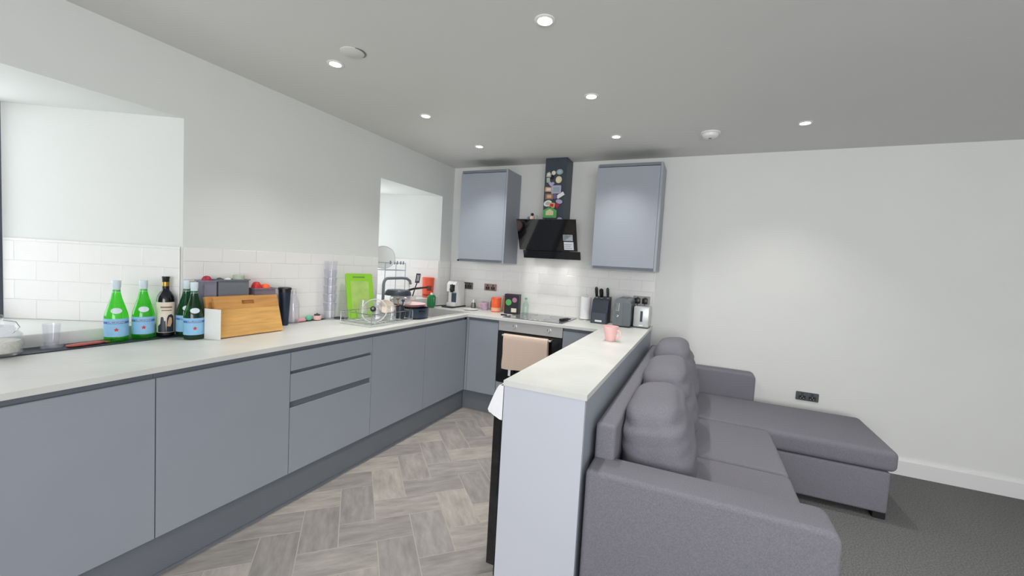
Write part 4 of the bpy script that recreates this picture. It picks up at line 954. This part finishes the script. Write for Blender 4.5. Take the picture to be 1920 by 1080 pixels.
obj('glass_body', L([(0, 0), (.028, 0), (.03, .006), (.03, .09), (.014, .120), (.012, .140), (0, .140)], 20, x, y, ZC), TG, t, True); obj('cap', L([(0, .1405), (.014, .1405), (.014, .156), (0, .157)], 14, x, y, ZC), TEAL, t, True)
x, y = 1.575, -.115
t = thing('kitchen_roll', 'white kitchen roll standing left of the knife block', 'paper roll', (x, y, ZC)); obj('paper', L([(.018, .012), (.048, .012), (.048, .215), (.018, .215), (.018, .012)], 26, x, y, ZC), WCLOTH, t, True)
obj('core', L([(.0125, .0125), (.0175, .0125), (.0175, .216), (.0125, .216), (.0125, .0125)], 18, x, y, ZC), CREAM, t, True); obj('holder', L([(0, 0), (.055, 0), (.055, .006), (.010, .011), (.006, .240), (0, .242)], 20, x, y, ZC), STEEL, t, True)
t = thing('knife_block', 'dark slate knife block with pale plate near its foot', 'knife block', (1.735, -.2, ZC))
bm = bmesh.new(); extrude_profile(bm, [(-.265, .0), (-.11, .0), (-.11, .235), (-.225, .205), (-.265, .10)], 'x', 1.665, 1.808); xf(bm, Matrix.Translation((0, 0, ZC+.0002)))
obj('block', bm, NAVY, t)
obj('front_step', B(1.674, 1.799, -.272, -.262, ZC+.004, ZC+.095), mat('slate_step', (62, 70, 82), .5), t)
obj('name_plate', B(1.705, 1.765, -.2738, -.2722, ZC+.016, ZC+.032), LABW, t)
for x, dz, lab, wdt in ((1.684, .0, 'black knife on the left of the knife block, longest handle', .014), (1.729, -.014, 'wide black handled knife in the middle of the block', .0185), (1.785, .0, 'slim grey handled knife on the right of the block', .013)):
    k = thing('knife', lab, 'knife', (x, -.17, ZC+.21))
    p0, p1 = Vector((x, -.165, ZC+.222)), Vector((x, -.205, ZC+.318+dz))
    obj('handle', T([p0+(p1-p0)*.12, p0+(p1-p0)*.5, p1-(p1-p0)*.1, p1], [wdt*.8, wdt, wdt, wdt*.5], 10), BLACK if x < 1.78 else DKGREY, k, True)
    obj('bolster', T([p0, p0+(p1-p0)*.12], wdt*.75, 10), STEEL, k, True)
# toaster seen end-on
t = thing('toaster', 'grey upright toaster seen from its narrow end', 'toaster', (1.945, -.22, ZC))
bm = bmesh.new(); prof = [(1.872, .012), (2.014, .012), (2.016, .10)]+arc(1.972, .205, .040, 0, PI/2, 5)+arc(1.914, .205, .040, PI/2, PI, 5)+[(1.870, .10)]
prof = [(a, b) for a, b in prof]; extrude_profile(bm, prof, 'y', -.335, -.07); xf(bm, Matrix.Translation((0, 0, ZC)))
obj('body', bm, mat('toaster_grey', (104, 112, 116), .35, .2), t, True, angle=30)
obj('base', B(1.876, 2.010, -.330, -.075, ZC+.0002, ZC+.0118), BLACK, t)
obj('side_panel', B(1.952, 2.018, -.340, -.3355, ZC+.02, ZC+.205, bev=.002), mat('toaster_side', (94, 102, 106), .4), t)
obj('lever', B(1.892, 1.924, -.352, -.3355, ZC+.135, ZC+.205, bev=.004), CHROME, t); obj('dial', xf(L([(0, 0), (.014, 0), (.012, .012), (0, .013)], 18), Matrix.Translation((1.908, -.3355, ZC+.095)) @ Matrix.Rotation(PI/2, 4, 'X')), CHROME, t, True)
for xx in (1.918, 1.966): obj('bread_slot', B(xx-.012, xx+.012, -.30, -.10, ZC+.2445, ZC+.2458), BLACK, t)
# silver appliance
t = thing('countertop_appliance', 'silver appliance with dark vertical slot at the wall end of the worktop', 'appliance', (2.09, -.2, ZC))
obj('body', B(2.030, 2.158, -.262, -.08, ZC+.008, ZC+.182, bev=.010), mat('silver_plastic', (196, 200, 200), .35, .3), t, True)
obj('dark_slot', B(2.086, 2.106, -.2645, -.2618, ZC+.055, ZC+.145), DKGREY, t); obj('base', B(2.034, 2.154, -.258, -.084, ZC+.0002, ZC+.0079), DKGREY, t)
obj('badge', B(2.080, 2.112, -.264, -.2618, ZC+.018, ZC+.028), WPLAST, t)
# pink mug on the peninsula
x, y = 2.000, -1.075
t = thing('mug', 'pink mug with round handle standing on the peninsula', 'mug', (x, y, ZC))
obj('cup', L([(0, .0), (.029, 0), (.033, .004), (.041, .045), (.050, .090), (.052, .100), (.0495, .100), (.046, .088), (.037, .045), (.029, .008), (0, .006)], 32, x, y, ZC), PINK, t, True)
obj('handle', T([(x+.040, y-.015, ZC+.075)]+[(x+.042+.030*math.sin(q)*1.0, y-.016-.010*math.sin(q), ZC+.050+.027*math.cos(q)) for q in [PI*i/8 for i in range(1, 8)]]+[(x+.036, y-.012, ZC+.022)], .0055, 8), PINK, t, True)
